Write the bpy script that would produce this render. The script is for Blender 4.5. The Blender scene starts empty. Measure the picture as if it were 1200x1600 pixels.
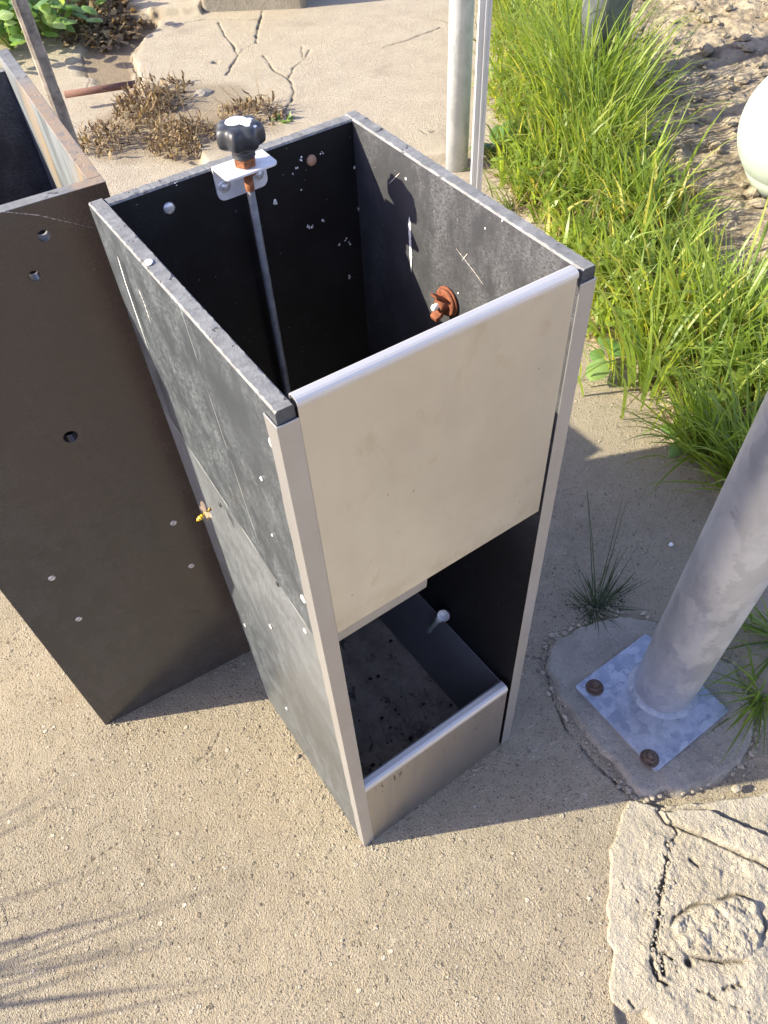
import bpy, bmesh, math, random
import numpy as np
from mathutils import Vector, Matrix, Euler
from mathutils.geometry import delaunay_2d_cdt
R_ = math.radians
SC = bpy.context.scene
COL = SC.collection

# ------------------------------------------------------------------ camera, world, sun, exposure
CAM_R = np.array([[0.8168154514382155, -0.5753394624859292, -0.042391286819183416],
                  [-0.46720674288062786, -0.6166108622663842, -0.6336473024814213],
                  [0.33842337049716165, 0.5373784024702788, -0.7724597561425661]])   # rows: right, down, forward
CAM_C = np.array([-0.1460006, -0.36284998, 1.35401795])
F = 1187.88
cam = bpy.data.cameras.new('camera')
cam.sensor_fit = 'HORIZONTAL'; cam.sensor_width = 36; cam.lens = 36 * F / 1200
cam.clip_start = 0.02; cam.clip_end = 500
co = bpy.data.objects.new('camera', cam); COL.objects.link(co)
m = Matrix.Identity(4)
for i in range(3):
    m[i][0] = CAM_R[0][i]; m[i][1] = -CAM_R[1][i]; m[i][2] = -CAM_R[2][i]; m[i][3] = CAM_C[i]
co.matrix_world = m
SC.camera = co
SUN = Vector((-1, .5, .61)).normalized()       # towards the sun
w = bpy.data.worlds.new('World'); SC.world = w; w.use_nodes = True
nt = w.node_tree; nt.nodes.clear()
sky = nt.nodes.new('ShaderNodeTexSky'); sky.sky_type = 'NISHITA'; sky.sun_disc = False
sky.sun_elevation = math.asin(SUN.z); sky.sun_rotation = math.atan2(SUN.x, SUN.y)
bg = nt.nodes.new('ShaderNodeBackground'); bg.inputs[1].default_value = 0.145
wo = nt.nodes.new('ShaderNodeOutputWorld')
tint = nt.nodes.new('ShaderNodeMix'); tint.data_type = 'RGBA'; tint.blend_type = 'MULTIPLY'; tint.inputs[0].default_value = 1
tint.inputs[7].default_value = (1.07, .93, 1.08, 1); nt.links.new(sky.outputs[0], tint.inputs[6]); nt.links.new(tint.outputs[2], bg.inputs[0]); nt.links.new(bg.outputs[0], wo.inputs[0])
sl = bpy.data.lights.new('sun', 'SUN'); sl.energy = 4.6; sl.angle = R_(0.55); sl.color = (1, .925, .735)
so = bpy.data.objects.new('sun', sl); COL.objects.link(so); so.location = SUN * 20
so.rotation_euler = SUN.to_track_quat('Z', 'Y').to_euler()
SC.view_settings.view_transform = 'Standard'; SC.view_settings.look = 'None'
SC.view_settings.exposure = 1.37; SC.view_settings.gamma = 1
SC.cycles.max_bounces = 8

# ------------------------------------------------------------------ helpers
def G(x, y, z=0.0):
    """where the sight line through a point of the photograph meets the level z"""
    d = CAM_R.T @ np.array([(x - 600) / F, (y - 800) / F, 1]); t = (z - CAM_C[2]) / d[2]
    return CAM_C + t * d
def PL(ax, v, x, y):
    d = CAM_R.T @ np.array([(x - 600) / F, (y - 800) / F, 1]); t = (v - CAM_C[ax]) / d[ax]
    return CAM_C + t * d

def link(o, parent=None):
    COL.objects.link(o)
    if parent is not None: o.parent = parent
    return o
def tag(o, label=None, cat=None, group=None, kind=None):
    if label: o['label'] = label
    if cat: o['category'] = cat
    if group: o['group'] = group
    if kind: o['kind'] = kind
    return o
def empty(name, loc=(0, 0, 0), rz=0):
    o = bpy.data.objects.new(name, None); o.location = loc; o.rotation_euler = (0, 0, rz); o.empty_display_size = .05
    return link(o)

class MB:
    def __init__(s): s.v = []; s.f = []; s.mi = []; s.sm = []
    def add(s, vs, fs, mi=0, smooth=False):
        b = len(s.v); s.v += [tuple(map(float, q)) for q in vs]
        for f in fs: s.f.append(tuple(b + i for i in f)); s.mi.append(mi); s.sm.append(smooth)
        return s
    def box(s, x0, x1, y0, y1, z0, z1, mi=0):
        vs = [(x, y, z) for z in (z0, z1) for y in (y0, y1) for x in (x0, x1)]
        return s.add(vs, [(0, 2, 3, 1), (4, 5, 7, 6), (0, 1, 5, 4), (2, 6, 7, 3), (0, 4, 6, 2), (1, 3, 7, 5)], mi)
    def loft(s, rings, mi=0, smooth=True, cap=True, closed=True):
        n = len(rings[0]); vs = [q for r in rings for q in r]; fs = []
        for i in range(len(rings) - 1):
            for j in range(n if closed else n - 1):
                a = i * n + j; b = i * n + (j + 1) % n
                fs.append((a, b, b + n, a + n))
        s.add(vs, fs, mi, smooth)
        if cap and closed:
            s.add(rings[0], [tuple(range(n))[::-1]], mi); s.add(rings[-1], [tuple(range(n))], mi)
        return s
    def tube(s, path, rad, n=12, mi=0, smooth=True, cap=True):
        path = [Vector(p) for p in path]
        if not hasattr(rad, '__len__'): rad = [rad] * len(path)
        rings = []; up = None
        for i, p in enumerate(path):
            t = (path[min(i + 1, len(path) - 1)] - path[max(i - 1, 0)])
            t = t.normalized() if t.length > 1e-9 else Vector((0, 0, 1))
            if up is None: up = Vector((0, 0, 1)) if abs(t.z) < .9 else Vector((1, 0, 0))
            a = t.cross(up).normalized(); b = a.cross(t).normalized(); up = b
            rings.append([p + (a * math.cos(2 * math.pi * k / n) + b * math.sin(2 * math.pi * k / n)) * rad[i] for k in range(n)])
        return s.loft(rings, mi, smooth, cap)
    def lathe(s, prof, c=(0, 0, 0), axis=(0, 0, 1), n=32, mi=0, mod=None, smooth=True, cap=True):
        q = Vector(axis).normalized().to_track_quat('Z', 'Y'); c = Vector(c); rings = []
        for r, z in prof:
            rings.append([c + q @ Vector((r * (mod(2 * math.pi * k / n, r, z) if mod else 1) * math.cos(2 * math.pi * k / n),
                                          r * (mod(2 * math.pi * k / n, r, z) if mod else 1) * math.sin(2 * math.pi * k / n), z)) for k in range(n)])
        return s.loft(rings, mi, smooth, cap)
    def extr(s, prof, c0, c1, fn, mi=0, closed=True, smooth=False, steps=1):
        """prof of (a,b) swept from c0 to c1; fn(a,b,c) gives the point"""
        rings = [[fn(a, b, c0 + (c1 - c0) * i / steps) for a, b in prof] for i in range(steps + 1)]
        return s.loft(rings, mi, smooth, closed, closed)
    def build(s, name, mats, parent=None, bevel=0, seg=2, warp=None, autosmooth=None):
        me = bpy.data.meshes.new(name)
        v = s.v if warp is None else [warp(q) for q in s.v]
        me.from_pydata(v, [], s.f)
        if not isinstance(mats, (list, tuple)): mats = [mats]
        for m_ in mats: me.materials.append(m_)
        me.polygons.foreach_set('material_index', s.mi); me.polygons.foreach_set('use_smooth', s.sm)
        bm = bmesh.new(); bm.from_mesh(me)
        bmesh.ops.remove_doubles(bm, verts=bm.verts, dist=1e-6)
        bmesh.ops.recalc_face_normals(bm, faces=bm.faces)
        bm.to_mesh(me); bm.free()
        o = bpy.data.objects.new(name, me)
        if bevel:
            b = o.modifiers.new('bevel', 'BEVEL'); b.width = bevel; b.segments = seg; b.limit_method = 'ANGLE'; b.angle_limit = R_(40)
        return link(o, parent)

def ring2(cx, cy, r, n=20, ph=0): return [(cx + r * math.cos(ph + 2 * math.pi * k / n), cy + r * math.sin(ph + 2 * math.pi * k / n)) for k in range(n)]
def rrect(x0, x1, y0, y1, r, n=5, corners=(1, 1, 1, 1)):
    out = []
    for i, (cx, cy, a) in enumerate([(x1, y1, 0), (x0, y1, 90), (x0, y0, 180), (x1, y0, 270)]):
        sx = -1 if i in (0, 3) else 1; sy = -1 if i in (0, 1) else 1
        rr = r if corners[i] else 0
        if rr == 0: out.append((cx, cy)); continue
        for k in range(n + 1):
            t = R_(a + 90 * k / n); out.append((cx + sx * rr + rr * math.cos(t), cy + sy * rr + rr * math.sin(t)))
    return out
def plate(mb, outline, holes, t, fn, mi=0, mih=None):
    """outline and holes in (u,v); fn(u,v,w) gives the point, w runs 0..t through the thickness"""
    co_, ed = [], []
    for loop in [outline] + holes:
        b = len(co_); co_ += [Vector(q) for q in loop]; ed += [(b + i, b + (i + 1) % len(loop)) for i in range(len(loop))]
    vs, es, fs, *_ = delaunay_2d_cdt(co_, ed, [], 2, 1e-7)
    def inside(p, loop):
        c = False
        for i in range(len(loop)):
            x1, y1 = loop[i]; x2, y2 = loop[i - 1]
            if (y1 > p[1]) != (y2 > p[1]) and p[0] < (x2 - x1) * (p[1] - y1) / (y2 - y1) + x1: c = not c
        return c
    keep = []
    for f in fs:
        c = (sum(vs[i].x for i in f) / len(f), sum(vs[i].y for i in f) / len(f))
        if inside(c, outline) and not any(inside(c, h) for h in holes): keep.append(f)
    mb.add([fn(p.x, p.y, 0) for p in vs], keep, mi); mb.add([fn(p.x, p.y, t) for p in vs], [f[::-1] for f in keep], mi)
    for k, loop in enumerate([outline] + holes):
        n = len(loop)
        mb.add([fn(u, v, 0) for u, v in loop] + [fn(u, v, t) for u, v in loop],
               [(i, (i + 1) % n, n + (i + 1) % n, n + i) for i in range(n)], mi if k == 0 or mih is None else mih)
    return mb

# numpy noise --------------------------------------------------------
def vnoise(x, y, seed=0):
    xi = np.floor(x).astype(np.int64); yi = np.floor(y).astype(np.int64); fx = x - xi; fy = y - yi
    fx = fx * fx * (3 - 2 * fx); fy = fy * fy * (3 - 2 * fy)
    def h(a, b):
        k = (a * 374761393 + b * 668265263 + seed * 2147483647) & 0xffffffff
        k = ((k ^ (k >> 13)) * 1274126177) & 0xffffffff; k = k ^ (k >> 16)
        return (k & 0xffff) / 65535.0
    return (h(xi, yi) * (1 - fx) + h(xi + 1, yi) * fx) * (1 - fy) + (h(xi, yi + 1) * (1 - fx) + h(xi + 1, yi + 1) * fx) * fy
def fbm(x, y, sc, oct=4, seed=0, gain=.5):
    t = 0; a = 1; n = 0
    for i in range(oct):
        t = t + a * (vnoise(x * sc + 17.3 * i, y * sc - 9.1 * i, seed + i) - .5) * 2; n += a; a *= gain; sc *= 2.03
    return t / n
def seg_dist(X, Y, pts, closed=False):
    D = np.full(X.shape, 1e9)
    n = len(pts)
    for i in range(n if closed else n - 1):
        ax, ay = pts[i][:2]; bx, by = pts[(i + 1) % n][:2]; dx, dy = bx - ax, by - ay; L = dx * dx + dy * dy + 1e-12
        t = np.clip(((X - ax) * dx + (Y - ay) * dy) / L, 0, 1)
        D = np.minimum(D, np.hypot(X - ax - t * dx, Y - ay - t * dy))
    return D
def sdf(X, Y, pts):
    """positive inside"""
    D = seg_dist(X, Y, pts, True); ins = np.zeros(X.shape, bool); n = len(pts)
    for i in range(n):
        x1, y1 = pts[i][:2]; x2, y2 = pts[i - 1][:2]
        if y1 == y2: continue
        ins ^= ((y1 > Y) != (y2 > Y)) & (X < (x2 - x1) * (Y - y1) / (y2 - y1) + x1)
    return np.where(ins, D, -D)
def sstep(a, b, x):
    t = np.clip((x - a) / (b - a), 0, 1); return t * t * (3 - 2 * t)
def P2(pts, z=0.0): return [tuple(G(x, y, z)[:2]) for x, y in pts]

def grid_mesh(name, xs, ys, Z, mat_, attrs={}, keep=None, smooth=True):
    nx, ny = len(xs), len(ys); X, Y = np.meshgrid(xs, ys)
    V = np.stack([X.ravel(), Y.ravel(), Z.ravel()], 1)
    i = np.arange(nx - 1)[None, :] + nx * np.arange(ny - 1)[:, None]
    Q = np.stack([i, i + 1, i + nx + 1, i + nx], -1).reshape(-1, 4)
    if keep is not None:
        k = keep.ravel()[Q].any(1); Q = Q[k]
        used = np.zeros(len(V), bool); used[Q.ravel()] = True; idx = np.cumsum(used) - 1
        V = V[used]; Q = idx[Q]; attrs = {n_: a.ravel()[used] for n_, a in attrs.items()}
    me = bpy.data.meshes.new(name); me.vertices.add(len(V)); me.vertices.foreach_set('co', V.astype(np.float32).ravel())
    me.loops.add(Q.size); me.loops.foreach_set('vertex_index', Q.ravel().astype(np.int32))
    me.polygons.add(len(Q)); me.polygons.foreach_set('loop_start', np.arange(0, Q.size, 4, dtype=np.int32))
    me.update(calc_edges=True); me.validate()
    me.polygons.foreach_set('use_smooth', np.full(len(Q), smooth))
    for n_, a in attrs.items():
        at = me.attributes.new(n_, 'FLOAT', 'POINT'); at.data.foreach_set('value', np.asarray(a, np.float32).ravel())
    me.materials.append(mat_)
    return link(bpy.data.objects.new(name, me))

# ------------------------------------------------------------------ materials
class NT:
    def __init__(s, name):
        s.m = bpy.data.materials.new(name); s.m.use_nodes = True; s.t = s.m.node_tree
        s.b = s.t.nodes['Principled BSDF']; s.out = s.t.nodes['Material Output']
        s.tc = s.n('ShaderNodeTexCoord'); s.P = s.tc.outputs['Object']
    def n(s, typ, **kw):
        nd = s.t.nodes.new(typ)
        for k, v in kw.items(): setattr(nd, k, v)
        return nd
    def put(s, sock, v):
        if isinstance(v, bpy.types.NodeSocket): s.t.links.new(v, sock)
        else:
            if hasattr(v, '__len__') and sock.type == 'RGBA' and len(v) == 3: v = (*v, 1)
            sock.default_value = v
    def map(s, vec, scale=(1, 1, 1), rot=(0, 0, 0), loc=(0, 0, 0)):
        nd = s.n('ShaderNodeMapping'); s.put(nd.inputs[0], vec); nd.inputs['Scale'].default_value = scale
        nd.inputs['Rotation'].default_value = rot; nd.inputs['Location'].default_value = loc; return nd.outputs[0]
    def noise(s, sc, det=3, rough=.55, vec=None, dist=0, col=False):
        nd = s.n('ShaderNodeTexNoise'); s.put(nd.inputs['Vector'], vec or s.P)
        nd.inputs['Scale'].default_value = sc; nd.inputs['Detail'].default_value = det; nd.inputs['Roughness'].default_value = rough
        nd.inputs['Distortion'].default_value = dist; return nd.outputs['Color' if col else 'Fac']
    def vor(s, sc, vec=None, feat='F1', rand=1, what='Distance'):
        nd = s.n('ShaderNodeTexVoronoi', feature=feat); s.put(nd.inputs['Vector'], vec or s.P)
        nd.inputs['Scale'].default_value = sc; nd.inputs['Randomness'].default_value = rand; return nd.outputs[what]
    def math(s, op, a, b=0.0, c=None, clamp=False):
        nd = s.n('ShaderNodeMath', operation=op, use_clamp=clamp); s.put(nd.inputs[0], a); s.put(nd.inputs[1], b)
        if c is not None: s.put(nd.inputs[2], c)
        return nd.outputs[0]
    def ss(s, v, a, b, o0=0.0, o1=1.0):
        nd = s.n('ShaderNodeMapRange', interpolation_type='SMOOTHSTEP'); s.put(nd.inputs[0], v)
        for i, q in enumerate((a, b, o0, o1)): nd.inputs[i + 1].default_value = q
        return nd.outputs[0]
    def mix(s, f, a, b, mode='MIX'):
        nd = s.n('ShaderNodeMix', data_type='RGBA', blend_type=mode); nd.clamp_factor = True
        s.put(nd.inputs[0], f); s.put(nd.inputs[6], a); s.put(nd.inputs[7], b); return nd.outputs[2]
    def attr(s, name): return s.n('ShaderNodeAttribute', attribute_name=name).outputs['Fac']
    def sep(s, v=None):
        nd = s.n('ShaderNodeSeparateXYZ'); s.put(nd.inputs[0], v or s.P); return nd.outputs
    def bump(s, h, strength=.5, dist=.001, normal=None):
        nd = s.n('ShaderNodeBump'); s.put(nd.inputs['Height'], h); nd.inputs['Strength'].default_value = strength
        nd.inputs['Distance'].default_value = dist
        if normal is not None: s.put(nd.inputs['Normal'], normal)
        return nd.outputs[0]
    def set(s, **kw):
        for k, v in kw.items(): s.put(s.b.inputs[k.replace('_', ' ')], v)
        return s.m

def m_ground():
    s = NT('concrete'); P = s.P
    smooth = s.attr('smooth'); soil = s.attr('soil'); crack = s.attr('crack'); pale = s.attr('pale')
    big = s.noise(2.2, 5, .68); mid = s.noise(24, 4, .6); fine = s.noise(420, 2, .6)
    col = s.mix(s.ss(big, .3, .7), (.44, .365, .25), (.36, .30, .205))
    col = s.mix(s.ss(mid, .35, .75, 0, .5), col, (.50, .425, .31))
    col = s.mix(s.math('MULTIPLY', smooth, .75), col, s.mix(s.ss(s.noise(9, 5, .65), .3, .7), (.40, .34, .26), (.48, .42, .32)))
    notsm = s.math('SUBTRACT', 1.0, s.math('MULTIPLY', smooth, .85))
    # exposed pebbles
    pv = s.mix(.12, P, s.noise(60, 2, .5, col=True))
    def pebbles(sc, lo, hi, thr, seedloc):
        v = s.map(P, loc=seedloc); nd = s.n('ShaderNodeTexVoronoi'); s.put(nd.inputs['Vector'], v); nd.inputs['Scale'].default_value = sc
        sel = s.sep(nd.outputs['Color'])
        shape = s.ss(s.math('ADD', nd.outputs['Distance'], s.math('MULTIPLY', s.math('SUBTRACT', s.noise(sc * 2.5, 1), .5), .25)), lo, hi, 1, 0)
        on = s.math('GREATER_THAN', sel[0], thr)
        return s.math('MULTIPLY', s.math('MULTIPLY', shape, on), notsm), sel[1], sel[2]
    p1, c1, d1 = pebbles(72, .24, .33, .84, (0, 0, 0)); p2, c2, d2 = pebbles(170, .28, .4, .66, (3.1, 1.7, .4))
    p0, c0, d0 = pebbles(420, .28, .42, .62, (1.1, 5.7, .4))
    pc = s.mix(c1, (.24, .195, .135), (.70, .62, .48))
    col = s.mix(s.math('MULTIPLY', p1, .9), col, pc)
    col = s.mix(s.math('MULTIPLY', p2, .8), col, s.mix(c2, (.20, .165, .12), (.68, .60, .47)))
    col = s.mix(s.math('MULTIPLY', p0, .75), col, s.mix(c0, (.17, .14, .10), (.62, .54, .42)))
    # pits
    pv2 = s.map(P, loc=(7, 2, 1)); v3 = s.n('ShaderNodeTexVoronoi'); s.put(v3.inputs['Vector'], pv2); v3.inputs['Scale'].default_value = 260
    pit = s.math('MULTIPLY', s.ss(v3.outputs['Distance'], .2, .36, 1, 0), s.math('GREATER_THAN', s.sep(v3.outputs['Color'])[0], .82))
    pit = s.math('MULTIPLY', pit, notsm)
    v4 = s.n('ShaderNodeTexVoronoi'); s.put(v4.inputs['Vector'], s.map(P, loc=(2, 9, 1))); v4.inputs['Scale'].default_value = 80
    pitb = s.math('MULTIPLY', s.ss(s.math('ADD', v4.outputs['Distance'], s.math('MULTIPLY', s.noise(300, 2), .3)), .28, .38, 1, 0), s.math('GREATER_THAN', s.sep(v4.outputs['Color'])[0], .93))
    pitall = s.math('MAXIMUM', pit, pitb)
    col = s.mix(s.math('MULTIPLY', pitall, .72), col, (.11, .09, .065))
    # rust / organic stains
    st = s.ss(s.noise(5.3, 5, .65, vec=s.map(P, loc=(4, 4, 0))), .62, .78)
    col = s.mix(s.math('MULTIPLY', st, .5), col, (.34, .235, .13))
    dk = s.ss(s.noise(3.1, 5, .7, vec=s.map(P, loc=(14, 4, 0))), .55, .8)
    col = s.mix(s.math('MULTIPLY', dk, .45), col, (.19, .155, .12))
    col = s.mix(s.ss(s.noise(1.6, 4, .6, vec=s.map(P, loc=(8, 3, 0))), .42, .62, 0, .35), col, (.46, .40, .28))
    col = s.mix(s.math('MULTIPLY', pale, .6), col, (.55, .49, .38))
    earth = s.mix(s.noise(40, 4, .7), (.14, .095, .055), (.30, .23, .14))
    col = s.mix(soil, col, earth)
    col = s.mix(s.math('MULTIPLY', crack, .8), col, (.05, .04, .028))
    grit = s.noise(900, 2, .7)
    h = s.math('ADD', s.math('MULTIPLY', fine, s.math('ADD', .25, s.math('MULTIPLY', notsm, .75))), s.math('MULTIPLY', p1, 1.3))
    h = s.math('ADD', h, s.math('MULTIPLY', p2, .8)); h = s.math('ADD', h, s.math('MULTIPLY', p0, .5)); h = s.math('SUBTRACT', h, s.math('MULTIPLY', pitall, 1.6))
    h = s.math('ADD', h, s.math('MULTIPLY', grit, .35)); h = s.math('ADD', h, s.math('MULTIPLY', s.noise(230, 3, .7), 1.1)); h = s.math('ADD', h, s.math('MULTIPLY', s.noise(70, 3, .6), .7))
    return s.set(Base_Color=col, Roughness=.92, Normal=s.bump(h, 1.0, .0058), Specular_IOR_Level=.25)

def m_rough_concrete(name, c0, c1, bumpd=.003, sc=1.0, agg=.5):
    s = NT(name); n1 = s.noise(11 * sc, 5, .65); n2 = s.noise(150 * sc, 3, .6)
    col = s.mix(s.ss(n1, .3, .7), c0, c1)
    v = s.n('ShaderNodeTexVoronoi'); s.put(v.inputs['Vector'], s.P); v.inputs['Scale'].default_value = 230 * sc
    sel = s.sep(v.outputs['Color']); pb = s.math('MULTIPLY', s.ss(v.outputs['Distance'], .26, .4, 1, 0), s.math('GREATER_THAN', sel[0], .75))
    col = s.mix(s.math('MULTIPLY', pb, agg), col, s.mix(sel[1], tuple(q * .6 for q in c0), tuple(min(1, q * 1.5) for q in c1)))
    col = s.mix(s.ss(n2, .62, .8, 0, .5), col, tuple(q * .45 for q in c0))
    crack = s.attr('crack'); col = s.mix(s.math('MULTIPLY', crack, .75), col, (.06, .045, .03))
    pale = s.attr('pale'); col = s.mix(s.math('MULTIPLY', pale, .7), col, (.56, .50, .39))
    h = s.math('ADD', s.math('MULTIPLY', n2, 1.2), s.math('ADD', s.noise(480 * sc, 3, .7), s.math('MULTIPLY', pb, .7)))
    h = s.math('ADD', h, s.math('MULTIPLY', s.noise(45 * sc, 4, .65), 1.6))
    return s.set(Base_Color=col, Roughness=.93, Normal=s.bump(h, .9, bumpd), Specular_IOR_Level=.2)

def m_soil():
    s = NT('dry_soil'); n1 = s.noise(7, 5, .7); n2 = s.noise(90, 4, .7)
    col = s.mix(s.ss(n1, .3, .7), (.30, .245, .165), (.40, .335, .235)); col = s.mix(s.ss(n2, .5, .75, 0, .6), col, (.20, .155, .10))
    col = s.mix(s.attr('crack'), col, (.10, .075, .045))
    h = s.math('ADD', n2, s.math('MULTIPLY', s.noise(330, 3, .7), .5)); h = s.math('ADD', h, s.math('MULTIPLY', s.vor(38), 1.2))
    return s.set(Base_Color=col, Roughness=.97, Normal=s.bump(h, .9, .008), Specular_IOR_Level=.15)

def m_plastic(name, base, scuff=(.30, .31, .31), amt=.5, rough=.42, line=False, axis='x', warm=None, spec=.5, low_shade=False):
    s = NT(name); x, y, z = s.sep()
    st = s.map(s.P, scale=(20, 34, 22)); cloud = s.noise(1, 7, .68, vec=st); big = s.noise(5.5, 4, .6)
    fib = s.noise(1, 5, .7, vec=s.map(s.P, scale=(330, 240, 420)))
    cl = s.math('MULTIPLY', s.ss(cloud, .34, .66), s.ss(fib, .36, .60))
    cl = s.math('MULTIPLY', cl, s.ss(big, .30, .55))
    col = s.mix(s.math('MULTIPLY', cl, amt), base, scuff)
    # fine scratches
    def scr(rot, sc, thr):
        v = s.map(s.P, rot=rot, scale=sc); return s.ss(s.noise(1, 2, .5, vec=v), thr, thr + .03)
    a = scr((0.5, 0, 0), (900, 900, 5), .735); b = scr((-.35, .2, 0), (1100, 1100, 6), .74)
    sc_ = s.math('MULTIPLY', s.math('MAXIMUM', a, b), s.ss(s.noise(9, 2), .5, .62))
    col = s.mix(s.math('MULTIPLY', sc_, .5 * min(1, amt * 1.5)), col, scuff)
    r = s.math('ADD', rough, s.math('MULTIPLY', s.math('SUBTRACT', s.noise(14, 4, .6), .5), .22))
    r = s.math('ADD', r, s.math('MULTIPLY', cl, .2))
    if line:   # the worn lower area of the left side, above it a diagonal edge
        # edge z = .672 + .25*(y-.033)
        e = s.math('SUBTRACT', z, s.math('ADD', .664, s.math('MULTIPLY', y, .235)))
        low = s.ss(e, -.003, .003, 1, 0)
        fade = s.ss(z, .25, .66)
        col = s.mix(s.math('MULTIPLY', s.math('MULTIPLY', low, fade), .34), col, (.235, .245, .25))
        edge = s.math('MULTIPLY', s.ss(s.math('ABSOLUTE', e), .0008, .003, 1, 0), s.ss(s.noise(30, 2), .42, .6))
        col = s.mix(s.math('MULTIPLY', edge, .5), col, (.5, .5, .48))
        # a long fine vertical scratch
        g = s.math('SUBTRACT', y, s.math('ADD', .118, s.math('MULTIPLY', s.math('SUBTRACT', z, .7), .12)))
        ln = s.math('MULTIPLY', s.ss(s.math('ABSOLUTE', g), .0003, .0009, 1, 0), s.ss(z, .72, .74)); ln = s.math('MULTIPLY', ln, s.ss(s.noise(22, 2), .35, .5))
        col = s.mix(s.math('MULTIPLY', ln, .5), col, (.45, .45, .43))
    if low_shade: col = s.mix(s.ss(z, .78, .52), col, (.012, .012, .013))  # shade of the lower wall mixed into the colour
    if warm is not None:
        col = s.mix(s.math('MULTIPLY', s.ss(s.noise(3.5, 2, .5, vec=s.map(s.P, scale=(1, 1, .4), loc=(2, 1, 5))), .25, .8), .9), col, warm)
        nearR = s.ss(x, .225, .30); col = s.mix(s.math('MULTIPLY', s.math('MULTIPLY', nearR, s.ss(fib, .3, .7)), .5), col, (.17, .105, .06))
    dust = s.math('MULTIPLY', s.ss(s.vor(120), .05, .09, 1, 0), s.math('GREATER_THAN', s.noise(200, 0), .6))
    col = s.mix(s.math('MULTIPLY', dust, .15 if line else .4), col, (.5, .48, .44))
    h = s.math('ADD', s.math('MULTIPLY', s.noise(60, 3), .6), s.math('MULTIPLY', fib, .18)); h = s.math('SUBTRACT', h, s.math('MULTIPLY', sc_, .3))
    return s.set(Base_Color=col, Roughness=r, Normal=s.bump(h, .35, .0006), Specular_IOR_Level=spec)

def m_sawn(name, base, warm=None):
    s = NT(name); n = s.noise(60, 5, .7); col = s.mix(s.ss(n, .3, .75), tuple(q * .72 for q in base), tuple(q * 1.25 for q in base))
    ch = s.math('MULTIPLY', s.ss(s.noise(80, 2, .5, dist=.5), .64, .67), s.ss(s.noise(12, 2), .38, .5)); col = s.mix(s.math('MULTIPLY', ch, .8), col, (.025, .025, .025))
    col = s.mix(s.ss(s.noise(33, 4, .7, vec=s.map(s.P, loc=(3, 3, 3))), .66, .72, 0, .6), col, (.34, .34, .33))
    if warm is not None:
        x, y, z = s.sep(); col = s.mix(s.math('MULTIPLY', s.math('MULTIPLY', s.ss(x, .285, .30), s.ss(y, .36, .26)), s.ss(n, .2, .6)), col, warm)
    h = s.math('ADD', s.noise(260, 4, .7), s.math('MULTIPLY', ch, -1.2))
    return s.set(Base_Color=col, Roughness=.62, Normal=s.bump(h, .6, .0010))

def m_steel(name, base=(.66, .64, .60), rough=.40, dirt=.25, stretch=(30, 30, 3), stain=(.36, .33, .28), warp_=.0012, drip=False, metal=.92, smudge=False):
    s = NT(name); st = s.noise(1, 5, .6, vec=s.map(s.P, scale=stretch)); big = s.noise(7, 4, .6); fine = s.noise(1, 3, .6, vec=s.map(s.P, scale=(700, 700, 30)))
    col = s.mix(s.ss(big, .35, .7, 0, dirt), base, stain); col = s.mix(s.ss(st, .5, .75, 0, dirt), col, tuple(q * .75 for q in base))
    sp = s.math('MULTIPLY', s.ss(s.vor(45), .035, .07, 1, 0), s.math('GREATER_THAN', s.noise(60, 0), .55)); col = s.mix(s.math('MULTIPLY', sp, .6), col, (.16, .13, .10))
    if smudge:
        v1 = s.ss(s.noise(1, 5, .7, vec=s.map(s.P, scale=(22, 5, 14), loc=(3, 1, 7)), dist=.8), .56, .72); col = s.mix(s.math('MULTIPLY', v1, .5), col, (.50, .46, .39))
        v2 = s.ss(s.noise(1, 2, .5, vec=s.map(s.P, scale=(700, 10, 9), rot=(0, .35, 0))), .73, .76); v3 = s.ss(s.noise(1, 2, .5, vec=s.map(s.P, scale=(900, 10, 14), rot=(0, -.8, 0))), .735, .765); v4 = s.math('MULTIPLY', s.math('MAXIMUM', v2, v3), s.ss(s.noise(12, 2), .46, .6)); col = s.mix(s.math('MULTIPLY', v4, .6), col, (.82, .80, .76))
        x, y, z = s.sep(); g1 = s.math('MULTIPLY', s.ss(z, .73, .695), s.ss(s.noise(30, 4, .7), .35, .65)); col = s.mix(s.math('MULTIPLY', g1, .35), col, (.40, .36, .30))
    if drip:
        x, y, z = s.sep(); d = s.math('MULTIPLY', s.ss(s.noise(1, 3, .6, vec=s.map(s.P, scale=(120, 10, 26))), .60, .68), s.math('MULTIPLY', s.ss(z, .15, .19), s.ss(z, .235, .215)))
        col = s.mix(s.math('MULTIPLY', d, .9), col, (.06, .04, .03))
        splash = s.math('MULTIPLY', s.ss(z, .10, .0), s.ss(s.noise(40, 4, .7), .3, .6)); col = s.mix(s.math('MULTIPLY', splash, .6), col, (.3, .28, .26))
    r = s.math('ADD', rough, s.math('MULTIPLY', s.math('SUBTRACT', st, .5), .2)); r = s.math('ADD', r, s.math('MULTIPLY', s.math('SUBTRACT', big, .5), .15))
    h = s.math('ADD', s.math('MULTIPLY', s.noise(9, 2), 1.0), s.math('MULTIPLY', fine, .05))
    return s.set(Base_Color=col, Metallic=metal, Roughness=r, Normal=s.bump(h, .6, warp_))

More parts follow.
